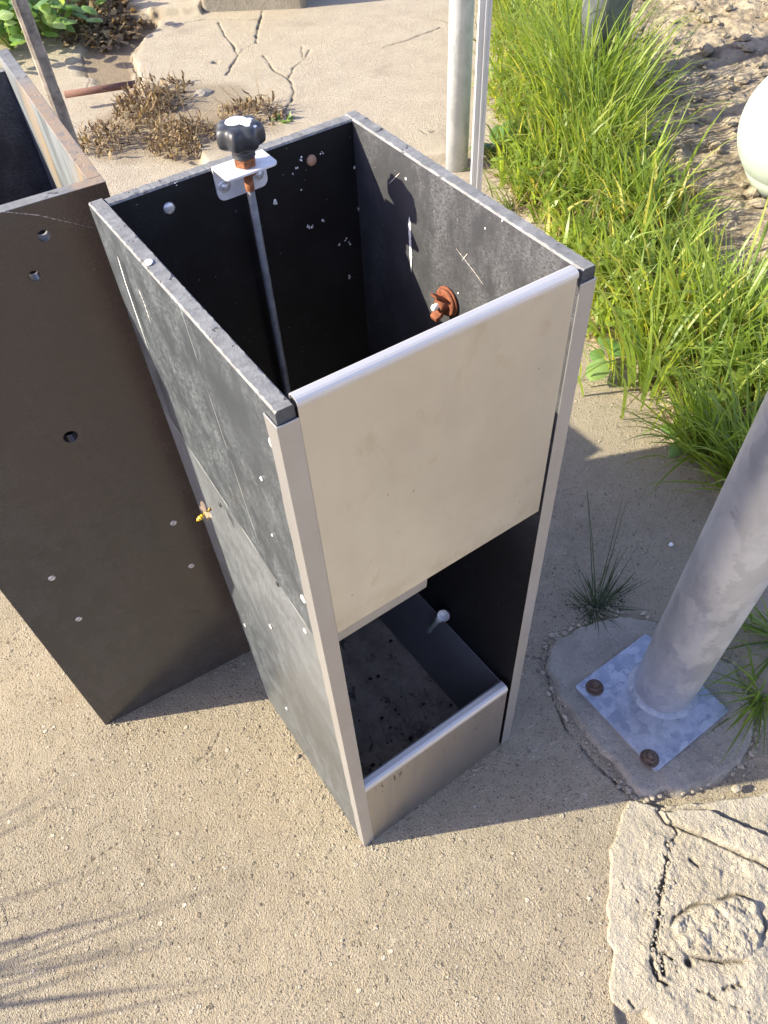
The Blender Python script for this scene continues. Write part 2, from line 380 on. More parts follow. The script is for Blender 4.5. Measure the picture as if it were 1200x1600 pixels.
def m_galv(name, base=(.50, .53, .57), hi=(.72, .74, .75), sc=1.0, rough=.5, metal=.75, streak=(1, 1, .55), patch=.62):
    s = NT(name); v = s.mix(.04, s.map(s.P, scale=streak), s.noise(50, 3, col=True)); c = s.sep(s.vor(42 * sc, vec=v, what='Color'))[0]
    n = s.noise(26 * sc, 6, .72, vec=s.map(s.P, scale=streak, rot=(.35, .25, .2)), dist=.6); f = s.math('ADD', s.math('MULTIPLY', c, .34), s.math('MULTIPLY', n, .9))
    col = s.mix(s.ss(f, .35, .85, 0, patch), base, hi)
    col = s.mix(s.ss(s.noise(28 * sc, 4, .7, vec=s.map(s.P, scale=(1, 1, 2.2), loc=(3, 2, 8))), .64, .74, 0, .4), col, tuple(q * .5 for q in base))
    r = s.math('ADD', rough, s.math('MULTIPLY', s.math('SUBTRACT', f, .6), .3))
    return s.set(Base_Color=col, Metallic=metal, Roughness=r, Normal=s.bump(n, .3, .0012))

def m_rust(name='rust', c=(.20, .055, .02), c2=(.36, .13, .05), metal=0):
    s = NT(name); n = s.noise(180, 5, .7); col = s.mix(s.ss(n, .3, .7), c, c2)
    return s.set(Base_Color=col, Roughness=.85, Metallic=metal, Normal=s.bump(n, .7, .001))
def m_simple(name, col, rough=.5, metal=0, var=.2, sc=40, bump=.0, col2=None, bd=.001):
    s = NT(name); n = s.noise(sc, 4, .65)
    c = s.mix(s.ss(n, .3, .7), tuple(q * (1 - var) for q in col), col2 or tuple(min(1, q * (1 + var)) for q in col))
    kw = dict(Base_Color=c, Roughness=rough, Metallic=metal)
    if bump: kw['Normal'] = s.bump(n, bump, bd)
    return s.set(**kw)
def m_leaf(name, cols, trans=.35, rough=.45):
    """cols: three colours picked by the 'tone' attribute"""
    s = NT(name); t = s.attr('tone'); n = s.noise(60, 3)
    col = s.mix(s.ss(t, 0, .5), cols[0], cols[1]); col = s.mix(s.ss(t, .5, 1), col, cols[2])
    col = s.mix(s.ss(n, .3, .8, 0, .25), col, tuple(q * .6 for q in cols[0]))
    tr = s.n('ShaderNodeBsdfTranslucent'); s.put(tr.inputs[0], s.mix(1, col, (1.9, 1.75, .9), 'MULTIPLY'))
    mx = s.n('ShaderNodeMixShader'); mx.inputs[0].default_value = trans
    s.set(Base_Color=col, Roughness=rough)
    s.t.links.new(s.b.outputs[0], mx.inputs[1]); s.t.links.new(tr.outputs[0], mx.inputs[2]); s.t.links.new(mx.outputs[0], s.out.inputs[0])
    return s.m

M = {}
M['ground'] = m_ground()
M['broken'] = m_rough_concrete('broken_concrete_surface', (.43, .375, .275), (.53, .47, .36), .007, agg=.8)
M['footing'] = m_rough_concrete('footing_concrete', (.30, .27, .215), (.42, .375, .30), .004, agg=.9)
M['block'] = m_rough_concrete('block_concrete', (.25, .22, .165), (.33, .295, .225), .004, .5)
M['soil'] = m_soil()
M['side'] = m_plastic('worn_black_plastic', (.046, .052, .058), scuff=(.15, .168, .18), amt=.65, rough=.34, line=True)
M['inner'] = m_plastic('shaded_black_plastic', (.008, .008, .009), scuff=(.2, .2, .21), amt=.06, rough=.5, spec=.25)  # same plastic as the right wall, darkened for the shaded back
M['innerlit'] = m_plastic('sunlit_scuffed_plastic', (.045, .045, .048), scuff=(.26, .26, .27), amt=.3, rough=.6, low_shade=True, spec=.15)  # lighter copy for the sunlit wall, shade painted in lower down
M['lbox'] = m_plastic('brownish_black_plastic', (.050, .045, .040), scuff=(.2, .19, .18), amt=.16, rough=.20, warm=(.070, .054, .041))
M['sawn'] = m_sawn('sawn_plastic_edge', (.185, .185, .18))
M['sawnw'] = m_sawn('stained_sawn_plastic_edge', (.165, .165, .16), warm=(.25, .18, .115))
M['dark'] = m_plastic('dark_plastic', (.012, .012, .013), amt=.2, rough=.5)
M['steel'] = m_steel('stainless_steel', base=(.62, .615, .60), stretch=(14, 14, 3), rough=.31, dirt=.2, smudge=True)
M['lip'] = m_steel('polished_steel_edge', base=(.60, .58, .55), rough=.5, dirt=.15, metal=.6)
s_ = None
M['kick'] = m_steel('dirty_steel', base=(.40, .38, .37), rough=.42, dirt=.5, drip=True)
M['flange'] = m_steel('steel_angle', base=(.47, .465, .46), rough=.42, dirt=.35, metal=.75)
M['trough'] = m_steel('dull_dark_steel', base=(.22, .205, .20), rough=.45, dirt=.5, stain=(.16, .14, .12), metal=.3)
M['floor'] = None
M['galv'] = m_galv('galvanized_steel'); M['galvplate'] = m_galv('galvanized_plate', base=(.27, .30, .35), hi=(.58, .60, .63), sc=1.3, rough=.42, streak=(1, 1, 1), metal=.6, patch=.62)
M['galvfar'] = m_galv('galvanized_far_pole', base=(.50, .54, .56), hi=(.70, .73, .74), rough=.55, metal=.35)
M['rust'] = m_rust('rust', (.11, .03, .014), (.26, .085, .035)); M['nutrust'] = m_rust('orange_rust', (.10, .035, .015), (.34, .125, .045))
M['boltrust'] = m_rust('brown_rust', (.06, .04, .03), (.15, .11, .085), .3)
M['white'] = m_simple('white_paint', (.82, .81, .78), .6, var=.06, sc=200)
M['bracket'] = m_simple('white_coated_steel', (.70, .69, .68), .38, .2, var=.07, sc=60, bump=.1)
M['zinc'] = m_simple('zinc_screw', (.66, .66, .66), .35, .55, var=.12, sc=300)
M['screwpale'] = m_simple('pale_screw_head', (.70, .64, .56), .5, .1, var=.2, sc=300)
M['knob'] = m_simple('black_bakelite', (.030, .032, .036), .42, var=.3, sc=90, bump=.15)
M['rod'] = m_simple('grey_threaded_steel', (.25, .25, .24), .5, .3, var=.25, sc=60)
M['tan'] = m_simple('tan_plug', (.42, .24, .15), .6)
s_ = NT('pale_green_plastic'); n_ = s_.noise(5, 5, .65); c_ = s_.mix(s_.ss(n_, .35, .7), (.36, .42, .355), (.44, .49, .42)); c_ = s_.mix(s_.ss(s_.noise(14, 5, .7), .56, .72, 0, .5), c_, (.26, .27, .20))
M['tank'] = s_.set(Base_Color=c_, Roughness=.55, Normal=s_.bump(s_.noise(90, 3), .2, .001))
M['alu'] = m_steel('bare_aluminium', base=(.66, .66, .67), rough=.38, dirt=.2, stretch=(160, 160, 5), metal=.5)
M['wood'] = m_simple('weathered_wood', (.22, .19, .15), .85, var=.5, sc=30, bump=.7, bd=.003)
M['post'] = m_simple('grey_fibre_cement', (.125, .14, .155), .8, var=.25, sc=20, bump=.4)
M['bar'] = m_rust('red_brown_bar', (.11, .05, .035), (.20, .10, .07))

def m_trough_floor():
    s = NT('trough_floor'); n = s.noise(28, 5, .7); v = s.ss(s.noise(1, 4, .65, dist=1.0, vec=s.map(s.P, scale=(60, 26, 40))), .56, .70); x, y, z = s.sep()
    col = s.mix(s.ss(n, .3, .7), (.27, .215, .15), (.44, .35, .25)); col = s.mix(s.math('MULTIPLY', v, .85), col, (.05, .045, .04))
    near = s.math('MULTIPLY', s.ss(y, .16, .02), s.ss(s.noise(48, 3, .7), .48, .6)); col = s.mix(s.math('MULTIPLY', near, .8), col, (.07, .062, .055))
    h = s.math('SUBTRACT', s.noise(120, 3), v); return s.set(Base_Color=col, Roughness=.6, Normal=s.bump(h, .6, .002))
M['floor'] = m_trough_floor()

# ------------------------------------------------------------------ ground (one sheet out to 60 m, fine where the camera looks)
def axis(segs):
    out = [segs[0][0]]
    for a, b, st in segs:
        n = max(1, int(round((b - a) / st))); out += list(np.linspace(a, b, n + 1)[1:])
    return np.array(out)
def geo(a, b, n):   # growing steps from |a| to |b|
    return a + (b - a) * (np.linspace(0, 1, n + 1) ** 3)
xs = np.concatenate([geo(-.75, -60, 26)[::-1][:-1], axis([(-.75, .75, .0032), (.75, 2.7, .006), (2.7, 3.0, .02)]), geo(3.0, 60, 26)[1:]])
ys = np.concatenate([geo(-.65, -60, 26)[::-1][:-1], axis([(-.65, .65, .0032), (.65, 2.4, .012), (2.4, 4.5, .006), (4.5, 4.9, .02)]), geo(4.9, 60, 26)[1:]])
X, Y = np.meshgrid(xs, ys)
Z = .0012 * fbm(X, Y, 9, 4, 3) + .0006 * fbm(X, Y, 60, 3, 8)
far = sstep(.9, 1.3, Y + .15 * X)
smooth = np.clip(far + 0, 0, 1); soil = np.zeros_like(X); crack = np.zeros_like(X); pale = np.zeros_like(X)
def warpd(amp, sc, seed): return amp * fbm(X, Y, sc, 4, seed)
# far cracked slab, a little higher than the lane
slab = P2([(205, 96), (222, 70), (247, 48), (232, 30), (800, -40), (900, 230), (640, 260), (470, 330), (330, 300), (300, 215), (262, 200), (236, 150), (214, 124)])
d = sdf(X, Y, slab) + warpd(.035, 6, 11); Z += .030 * sstep(-.01, .012, d); pale += .5 * sstep(0, .012, d) * sstep(.05, .02, d)
upper = P2([(198, -20), (200, 34), (222, 40), (250, 34), (318, 34), (330, -30)])
d = sdf(X, Y, upper) + warpd(.02, 9, 12); Z += .03 * sstep(-.008, .01, d)
# earthy strip between slabs
earth = P2([(130, 66), (210, 40), (250, 30), (250, 50), (222, 75), (208, 98), (216, 128), (200, 140), (150, 142), (128, 110)])
d = sdf(X, Y, earth) + warpd(.05, 7, 13); e = sstep(-.03, .03, d); soil = np.maximum(soil, e * .75); Z -= .012 * e
moss = P2([(-60, -30), (230, -30), (215, 40), (160, 78), (110, 50), (60, 66), (-60, 78)])
d = sdf(X, Y, moss) + warpd(.1, 4, 14); e = sstep(-.03, .05, d); soil = np.maximum(soil, e); Z += e * .012 * fbm(X, Y, 22, 4, 15)
under = P2([(150, 175), (330, 130), (420, 170), (430, 215), (300, 262), (160, 250)])
d = sdf(X, Y, under) + warpd(.16, 5, 16); soil = np.maximum(soil, .55 * sstep(0, .12, d))
# cracks: (pixels of the photograph), half width, depth
def crk(px, wd, dp, wob=.012, sc=14, seed=20, mud=1.0):
    global Z, crack
    pts = P2(px); x0 = min(p[0] for p in pts) - .1; x1 = max(p[0] for p in pts) + .1; y0 = min(p[1] for p in pts) - .1; y1 = max(p[1] for p in pts) + .1
    jx = np.where((xs > x0) & (xs < x1))[0]; jy = np.where((ys > y0) & (ys < y1))[0]
    if not len(jx) or not len(jy): return
    a, b, c, d_ = jy[0], jy[-1] + 1, jx[0], jx[-1] + 1; x = X[a:b, c:d_]; y = Y[a:b, c:d_]
    dd = seg_dist(x + wob * fbm(x, y, sc, 3, seed), y + wob * fbm(x, y, sc, 3, seed + 5), pts)
    wd *= .34; dp *= .5; wob *= 1.5; wv = wd * (.25 + 1.3 * vnoise(x * 30, y * 30, seed + 9)); k = np.exp(-(dd / wv) ** 2)
    Z[a:b, c:d_] -= dp * k; crack[a:b, c:d_] = np.maximum(crack[a:b, c:d_], mud * k * sstep(.12, .4, vnoise(x * 9, y * 9, seed + 3)))
crk([(345, 46), (352, 66), (366, 82), (374, 98), (366, 112), (356, 128)], .011, .02)
crk([(412, 28), (406, 50), (401, 78)], .013, .02)
crk([(487, 88), (478, 102), (462, 116), (452, 134), (430, 122), (415, 98)], .010, .018)
crk([(474, 84), (474, 100)], .009, .014); crk([(452, 134), (459, 150), (455, 172), (449, 184)], .010, .018)
crk([(374, 98), (382, 88), (404, 74)], .007, .01, mud=.6); crk([(256, 52), (300, 44), (330, 40), (405, 40)], .009, .014)
crk([(600, 84), (640, 72), (664, 64), (690, 54)], .010, .014); crk([(570, 80), (600, 74)], .006, .008, mud=.5)
crk([(654, 216), (668, 222), (690, 208)], .008, .012); crk([(205, 96), (214, 118), (236, 150)], .012, .02)
crk([(130, 85), (133, 110), (139, 125), (134, 146)], .008, .012, mud=.7)
crk([(344, 1142), (334, 1160), (320, 1180), (300, 1194)], .0022, .006, .006, 30); crk([(184, 1318), (150, 1340), (132, 1356), (124, 1390), (106, 1430), (98, 1454)], .0022, .006, .006, 30, 33)

crk([(850, 1030), (820, 1024), (800, 1030)], .003, .006, .004, 30, 37); crk([(868, 1100), (885, 1140), (930, 1195), (985, 1243)], .005, .01, .004, 30, 38)
crk([(850, 1040), (866, 1095)], .005, .01, .003, 30, 39)
# the missing corner under the broken concrete and the soil bank is simply lower
low = P2([(975, 1252), (1260, 1150), (1500, 1700), (1000, 1800), (950, 1580), (945, 1400)]); Z -= .010 * sstep(-.004, .006, sdf(X, Y, low) - .012)
# small hole in the far slab
hx = G(339, 108)[:2]; Z -= .03 * np.exp(-((X - hx[0]) ** 2 + (Y - hx[1]) ** 2) / .012 ** 2); crack = np.maximum(crack, .8 * np.exp(-((X - hx[0]) ** 2 + (Y - hx[1]) ** 2) / .013 ** 2))
pale = np.clip(pale, 0, 1)
go = grid_mesh('ground', xs, ys, Z, M['ground'], dict(smooth=smooth, soil=soil, crack=crack, pale=pale))
tag(go, kind='structure')

def patch(name, poly, h, mat_, res, hf, edge=.006, wob=.004, wsc=40, drop=.012, seed=0):
    x0 = min(p[0] for p in poly) - .03; x1 = max(p[0] for p in poly) + .03; y0 = min(p[1] for p in poly) - .03; y1 = max(p[1] for p in poly) + .03
    xx = np.arange(x0, x1, res); yy = np.arange(y0, y1, res); x, y = np.meshgrid(xx, yy)
    d = sdf(x, y, poly) + wob * fbm(x, y, wsc, 4, 70 + seed)
    e = sstep(-.2 * edge, edge, d); z0, at = hf(x, y, d)
    z = -drop + (h + drop + z0) * e
    return grid_mesh(name, xx, yy, z, mat_, at, keep=d > -.6 * edge)

# soil bank to the right
bank = P2([(770, -60), (764, 60), (768, 160), (772, 270), (800, 330), (850, 410), (915, 560), (940, 600), (985, 600), (1050, 680), (1085, 740), (1090, 800), (1075, 900), (1080, 960), (1120, 1030), (1170, 1075), (1215, 1160)]) + [(1.1, -.5), (5.5, 0), (6, 5), (3.4, 4.6)]
def soil_h(x, y, d):
    rise = .10 * sstep(.25, 1.3, d); r1 = 1 - np.abs(fbm(x, y, 5, 5, 41)); cl = np.maximum(0, fbm(x, y, 20, 4, 42)) ; fine = fbm(x, y, 60, 3, 43)
    a = sstep(.1, .6, d)
    z = rise + (.022 * r1 + .028 * cl + .009 * fine) * (.3 + .7 * a) - .01
    ck = sstep(.03, -.35, fbm(x, y, 20, 4, 42)) * .5 * a
    return z, dict(crack=ck)
tag(patch('soil_bank', bank, .01, M['soil'], .011, soil_h, edge=.05, wob=.04, wsc=8, seed=3), kind='structure')

# broken concrete lower right
brk = P2([(984, 1246), (968, 1272), (962, 1300), (951, 1325), (948, 1375), (945, 1420), (947, 1470), (958, 1484), (950, 1510), (947, 1545), (954, 1568), (975, 1582), (1003, 1584), (1040, 1620), (1100, 1700), (1300, 1800), (1420, 1500), (1300, 1200), (1185, 1235), (1120, 1248), (1040, 1256)], .008)
wedge = P2([(1030, 1262), (1110, 1258), (1200, 1300), (1290, 1345), (1300, 1400), (1190, 1344), (1100, 1302), (1045, 1282)], .02)
inner = P2([(1062, 1430), (1080, 1416), (1120, 1408), (1155, 1398), (1185, 1408), (1197, 1450), (1188, 1482), (1160, 1500), (1110, 1498), (1075, 1490), (1056, 1470), (1052, 1445)], .01)
def brk_h(x, y, d):
    wx = x + .003 * fbm(x, y, 60, 3, 50); wy = y + .003 * fbm(x, y, 60, 3, 51)
    left = sstep(.05, .03, d)
    z = .0010 * fbm(x, y, 70, 4, 52) + (.0030 * np.abs(fbm(x, y, 30, 5, 53, .62)) + .0022 * np.abs(fbm(x, y, 140, 3, 55, .6))) * (1 - left * .82)
    q1 = fbm(x + .004 * fbm(x, y, 90, 2, 63), y + .004 * fbm(x, y, 90, 2, 64), 26, 4, 65, .6); st_ = np.floor(q1 * 9) / 9; z = z + .0052 * (.6 * st_ + .4 * q1) * (1 - left * .88)
    ck = np.zeros_like(x)
    def C(px, wd, dp, m=1.0):
        nonlocal z, ck
        dd = seg_dist(wx, wy, P2(px, .01)); wd *= .8; dd = np.abs(dd + .004 * fbm(x, y, 110, 3, 66)); k = np.exp(-(dd / (wd * (.2 + 1.1 * vnoise(x * 120, y * 120, 54)))) ** 2); z = z - dp * k; ck = np.maximum(ck, m * k)
    C([(1048, 1318), (1043, 1345), (1038, 1372), (1034, 1398), (1031, 1430), (1026, 1462), (1024, 1480), (1034, 1496), (1038, 1520)], .0042, .010)
    C([(1022, 1478), (1018, 1500), (1030, 1530), (1045, 1540)], .004, .010); C([(1036, 1488), (1052, 1500), (1060, 1520)], .003, .008)
    C([(975, 1380), (990, 1395), (1000, 1410), (1012, 1420)], .0012, .004, .8); C([(957, 1482), (952, 1508), (949, 1530)], .004, .012)
    C([(1080, 1340), (1092, 1352)], .003, .006, .8); C([(1135, 1545), (1160, 1538)], .003, .007, .8); C([(1090, 1546), (1120, 1560), (1200, 1590)], .0015, .004, .6)
    C([(984, 1564), (1000, 1584), (1012, 1574)], .002, .005, .8); C([(1030, 1256), (1044, 1276), (1060, 1300), (1048, 1318)], .0022, .006, .7)
    wd_ = sdf(wx, wy, wedge); e = sstep(0, .004, wd_); z = z + .011 * e - .006 * np.exp(-(wd_ / .003) ** 2) - .002 * e
    ip = sdf(wx, wy, inner); e2 = sstep(-.002, .006, ip); z = z + e2 * (.003 + .012 * np.abs(fbm(x, y, 34, 5, 56, .62))) - .007 * np.exp(-((ip + .0015) / .0022) ** 2) * sstep(.2, .6, vnoise(x * 25, y * 25, 57))
    ck = np.maximum(ck, .8 * np.exp(-((ip + .0015) / .0022) ** 2) * sstep(.25, .6, vnoise(x * 25, y * 25, 57)))
    ck = np.maximum(ck, .7 * np.exp(-(wd_ / .0016) ** 2) * sstep(.3, .6, vnoise(x * 30, y * 30, 58)))
    hp = G(1078, 1503, .01); q = np.exp(-(((x - hp[0]) ** 2 + (y - hp[1]) ** 2) / .006 ** 2) ** 2); z = z - .012 * q; ck = np.maximum(ck, q)
    return z, dict(crack=ck, pale=.35 * left + .7 * e2 * sstep(.4, .7, vnoise(x * 40, y * 40, 59)))
tag(patch('broken_concrete', brk, .0045, M['broken'], .0018, brk_h, edge=.007, wob=.006, wsc=45, seed=4), kind='structure')

# ------------------------------------------------------------------ galvanized pole with base plate and footing
foot = P2([(851, 1040), (853, 1012), (872, 990), (905, 975), (935, 962), (968, 957), (1010, 962), (1085, 985), (1150, 1040), (1178, 1085), (1186, 1130), (1182, 1165), (1165, 1196), (1125, 1222), (1065, 1240), (1000, 1244), (975, 1222), (955, 1195), (915, 1150), (880, 1105), (866, 1078)], .010)
def foot_h(x, y, d): return .0022 * fbm(x, y, 26, 4, 61) + .0016 * fbm(x, y, 110, 4, 62, .6) - .004 * np.maximum(0, fbm(x, y, 55, 2, 67) - .45), dict(crack=.5 * np.exp(-(d / .003) ** 2), pale=0 * x)
tag(patch('concrete_footing', foot, .011, M['footing'], .0025, foot_h, edge=.012, wob=.007, wsc=34, seed=5), 'rounded grey concrete footing cast around the base plate of the thick pole', 'footing')
gp = tag(empty('steel_pole', (.612, -.100, .012)), 'thick galvanized steel pole bolted to a concrete footing beside the feeder', 'pole')
b = MB(); sx, sy = (.587 - .612) / .6, (-.114 + .100) / .6
b.tube([(sx * z, sy * z, z) for z in (0.004, .5, 1.2, 2.6)], .0543, 48); b.build('pipe', M['galv'], gp)
b = MB()
b.lathe([(.0545, .015), (.058, .0135), (.0615, .0095), (.0645, .0066)], n=140, cap=False, mod=lambda a, r_, z: 1 + (.006 * math.sin(31 * a) + .008 * math.sin(9 * a + 1)) * (1 if r_ > .055 else 0)); b.build('weld', m_galv('weld_bead_zinc', base=(.22, .25, .29), hi=(.40, .42, .45), sc=3, metal=.3), gp)
b = MB(); plate(b, rrect(.481 - .612, .674 - .612, -.2025 + .1, -.001 + .1, .006, 3), [], .008, lambda u, v, t: (u, v, -.001 + t)); b.build('base_plate', M['galvplate'], gp, bevel=.001)
for i, (px, py) in enumerate([(930, 1072), (1016, 1183)]):
    c = G(px, py, .026) - np.array([.612, -.1, .012]); b = MB(); c = (c[0], c[1], .007)
    b.lathe([(.0165, 0), (.017, .001), (.0165, .003), (.015, .0035)], c, n=28)
    b.lathe([(.0118, .0036), (.0122, .005), (.0122, .012), (.011, .0135)], c, n=6, smooth=False)
    b.lathe([(.0066, .012), (.0066, .021), (.0056, .0225), (.002, .0226)], c, n=16)
    b.build('anchor_bolt', M['boltrust'], gp)
for (px, py) in [(1100, 1040), (1128, 1116)][:0]: pass

# ------------------------------------------------------------------ the feeder (main object)
W_, E_, T = .3055, .3565, .015
def warp(q):
    x, y, z = q; fx, fy = x / W_, y / E_
    return (x + .0128 * fx * (1 - z) * (1 - fy) + .0034 * (1 - fx) * fy * z, y - .0247 * fy * (1 - fx) * (1 - z), z - .0089 * fx * (1 - fy) * z)
fd = tag(empty('animal_feeder', (0, 0, 0)), 'tall black plastic feed box with stainless steel front standing open on the concrete', 'feeder', None)
def part(mb, name, mats, bevel=0, parent=fd, **kw): return mb.build(name, mats, parent, bevel, warp=warp, **kw)
def rimmed(mb):  # give upward faces at the top the sawn material
    for i, f in enumerate(mb.f):
        zz = [mb.v[k][2] for k in f]
        if min(zz) > .9 and max(zz) - min(zz) < .012: mb.mi[i] = 1
    return mb
rnd = random.Random(5)
def wavy_panel(x0, x1, y0, y1, z1, along, amp=.0006, n=90):
    """box whose top arrises are a little ragged from the saw; 'along' is the long axis"""
    mb = MB(); rings = []
    for k in range(n + 1):
        t = k / n; j = [rnd.uniform(-amp, amp) for _ in range(4)]
        if along == 'y':
            y = y0 + (y1 - y0) * t; rings.append([(x0, y, 0), (x1, y, 0), (x1, y, z1 - .0018), (x1 - .0014 + j[0], y, z1 + j[1] * .5), (x0 + .0014 + j[2], y, z1 + j[3] * .5), (x0, y, z1 - .0018)])
        else:
            x = x0 + (x1 - x0) * t; rings.append([(x, y0, 0), (x, y1, 0), (x, y1, z1 - .0018), (x, y1 - .0014 + j[0], z1 + j[1] * .5), (x, y0 + .0014 + j[2], z1 + j[3] * .5), (x, y0, z1 - .0018)])
    mb.loft(rings, 0, False); return rimmed(mb)
part(wavy_panel(0, T, .0, E_, 1.0, 'y'), 'side_panel', [M['side'], M['sawn']])
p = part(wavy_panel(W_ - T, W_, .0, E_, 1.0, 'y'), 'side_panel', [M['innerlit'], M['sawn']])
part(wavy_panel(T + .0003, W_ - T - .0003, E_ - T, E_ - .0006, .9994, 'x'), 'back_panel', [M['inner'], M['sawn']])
# corner trims
def Lprof(s_, x0): # outline of a folded angle seen from above
    return [(x0 - s_ * .0018, .0170), (x0 - s_ * .0018, -.0018), (x0 + s_ * .0168, -.0018), (x0 + s_ * .0168, -.0004), (x0 - s_ * .0004, -.0004), (x0 - s_ * .0004, .0170)]
def trim(s_, x0, z1):
    mb = MB(); n = 40; rings = []; pr_ = Lprof(s_, x0); sd = random.Random(3)
    dv = [sd.uniform(-.0012, .0012) for _ in range(n + 1)]
    for k in range(n + 1):
        z = z1 * k / n; rings.append([(x, y + (dv[k] if y > .005 else 0), z + .001) for x, y in pr_])
    mb.loft(rings, 0, False); return mb
part(trim(1, 0, .9865), 'corner_trim', M['flange'], bevel=.0005)
part(trim(-1, W_, .9865), 'corner_trim', M['flange'], bevel=.0005)
# front panel, its top folded back
def fprof(z0, z1, dep, t=.0012, r=.004, y0=-.0012):
    out = [(y0, z0)]; 
    for k in range(5): a = R_(180 - 90 * k / 4); out.append((y0 + r + r * math.cos(a), z1 - r + r * math.sin(a)))
    for k in range(5): a = R_(90 - 90 * k / 4); out.append((y0 + dep - r + r * math.cos(a), z1 - r + r * math.sin(a)))
    out.append((y0 + dep, z1 - .012)); out.append((y0 + dep - t, z1 - .012))
    ri = r - t
    for k in range(5): a = R_(90 * k / 4); out.append((y0 + dep - r + ri * math.cos(a), z1 - r + ri * math.sin(a)))
    for k in range(5): a = R_(90 + 90 * k / 4); out.append((y0 + r + ri * math.cos(a), z1 - r + ri * math.sin(a)))
    out.append((y0 + t, z0)); return out
b = MB(); b.extr(fprof(.690, 1.0015, .0095, r=.003), 0.0170, .2838, lambda a, c, x: (x, a, c), steps=2); part(b, 'front_panel', M['steel'])
b = MB(); b.extr([(-.0015, .9965), (-.0015, .9990), (-.0009, 1.0008), (.0006, 1.0020), (.0025, 1.0025), (.0068, 1.0025), (.0084, 1.0018), (.0092, 1.000), (.0092, .994), (.0098, .994), (.0098, 1.0004), (.0090, 1.0024), (.0070, 1.0033), (.0022, 1.0033), (.0000, 1.0026), (-.0016, 1.0012), (-.0022, .9990), (-.0022, .9965)], 0.0168, .2840, lambda a, c, x: (x, a, c), steps=1)
part(b, 'folded_edge', M['lip'], parent=fd)
# baffle behind the panel
b = MB()
b.extr([(.020, .86), (.047, .586), (.050, .580), (.056, .582), (.050, .590), (.023, .86)], T + .0005, .1625, lambda a, c, x: (x, a, c)); part(b, 'baffle', M['flange'])
# lower front
b = MB(); b.extr(fprof(.0, .243, .0165, r=.0045), .0150, .2815, lambda a, c, x: (x, a, c), steps=2); part(b, 'kick_plate', M['kick'])
b = MB(); b.extr([(-.0016, .231), (-.0018, .2385), (.0004, .2425), (.004, .2445), (.0120, .2455), (.0150, .2440), (.0165, .240), (.0165, .231), (.0155, .231), (.0150, .2385), (.0118, .2432), (.004, .2425), (.0010, .2405), (-.0005, .2375), (-.0005, .231)], .0152, .2817, lambda a, c, x: (x, a, c)); part(b, 'rolled_edge', M['lip'])
# trough
b = MB(); n = 24; rings = []
nx, ny = 30, 34; vs = []; fs = []
for j in range(ny + 1):
    for i in range(nx + 1):
        x = T + (.246 - T) * i / nx; y = .016 + (E_ - T - .017) * j / ny
        vs.append((x, y, .1 + .0015 * math.sin(i * .9) * math.cos(j * .7) + rnd.uniform(-.0005, .0005) - .002))
for j in range(ny):
    for i in range(nx): a = j * (nx + 1) + i; fs.append((a, a + 1, a + nx + 2, a + nx + 1))
b.add(vs, fs, 0, True); tr = part(b, 'trough_floor', M['floor'])
b = MB(); b.extr([(.2440, .099), (.2460, .0995), (.2895, .212), (.2903, .2185), (.2885, .2175), (.2875, .2125), (.2440, .1005)], .0165, E_ - T - .0005, lambda a, c, y: (a, y, c)); part(b, 'trough_side', M['trough'], bevel=.0004)
b = MB(); rr = random.Random(8)
for k in range(60):
    x = rr.uniform(.02, .24); y = .02 + abs(rr.gauss(0, .11)); 
    if y > .33: continue
    s_ = rr.uniform(.0012, .0045) * (1.6 if rr.random() < .1 else 1); th = rr.uniform(0, 3.14)
    ring = [(x + s_ * rr.uniform(.5, 1.1) * math.cos(th + a), y + s_ * rr.uniform(.5, 1.1) * math.sin(th + a)) for a in [i * 6.283 / 7 for i in range(7)]]
    zt = .1005 + s_ * .5
    b.add([(u, v, .0985) for u, v in ring] + [(x + (u - x) * .5, y + (v - y) * .5, zt) for u, v in ring], [(i, (i + 1) % 7, 7 + (i + 1) % 7, 7 + i) for i in range(7)] + [tuple(range(7, 14))], 0, True)
o = part(b, 'feed_crumbs', m_simple('feed_crumb', (.030, .026, .022), .8, var=.5, sc=200)); o['kind'] = 'stuff'
# drinking nipple on the right inner wall
a0 = np.array([.288, .158, .262]); a1 = np.array([.262, .181, .178])
b = MB(); b.lathe([(.002, -.001), (.0060, -.001), (.0085, .006), (.0105, .0125), (.0098, .0126), (.0075, .007), (.003, .004)], (.2895, .157, .262), axis=(-.75, -.45, .5), n=28)
b.build('nipple_cup', M['bracket'], fd)
b = MB(); dv = Vector(a1 - a0).normalized(); p0 = Vector((.284, .160, .255))
b.tube([p0, p0 + dv * .014, p0 + dv * .015, p0 + dv * .060], [.0070, .0070, .0050, .0050], 16); b.tube([p0 + dv * .058, p0 + dv * .061], [.0030, .0030], 12)
b.build('nipple_tube', M['bracket'], fd)
# wing nut on the right inner wall
wn = Vector((.2903, .1733, .8665)); b = MB(); ax = (-1, 0, 0)
b.lathe([(.0165, 0), (.0172, .001), (.0165, .0025), (.008, .0028)], wn, ax, 32)
b.lathe([(.0150, .003), (.0158, .0042), (.0145, .006), (.0095, .0062)], wn, ax, 32)
b.lathe([(.0085, .006), (.0080, .012), (.0062, .0145), (.005, .0146)], wn, ax, 20)
for s_ in (-1, 1):
    for k in range(1):
        rings = []
        for t in range(6):
            u = t / 5; c = wn + Vector((-.008 - .012 * u, 0, s_ * (.005 + .009 * u ** .8))); hw = .0048 + .0016 * math.sin(u * 3); th = .0030 * (1 - .25 * u)
            rings.append([c + Vector((dx * .6, dy, dz)) for dx, dy, dz in [(-.001, hw, th), (.001, hw, -th), (.001, -hw, -th), (-.001, -hw, th)]])
        b.loft(rings, 0, True)
wo_ = b.build('wing_nut', M['rust'], fd, bevel=.0008)
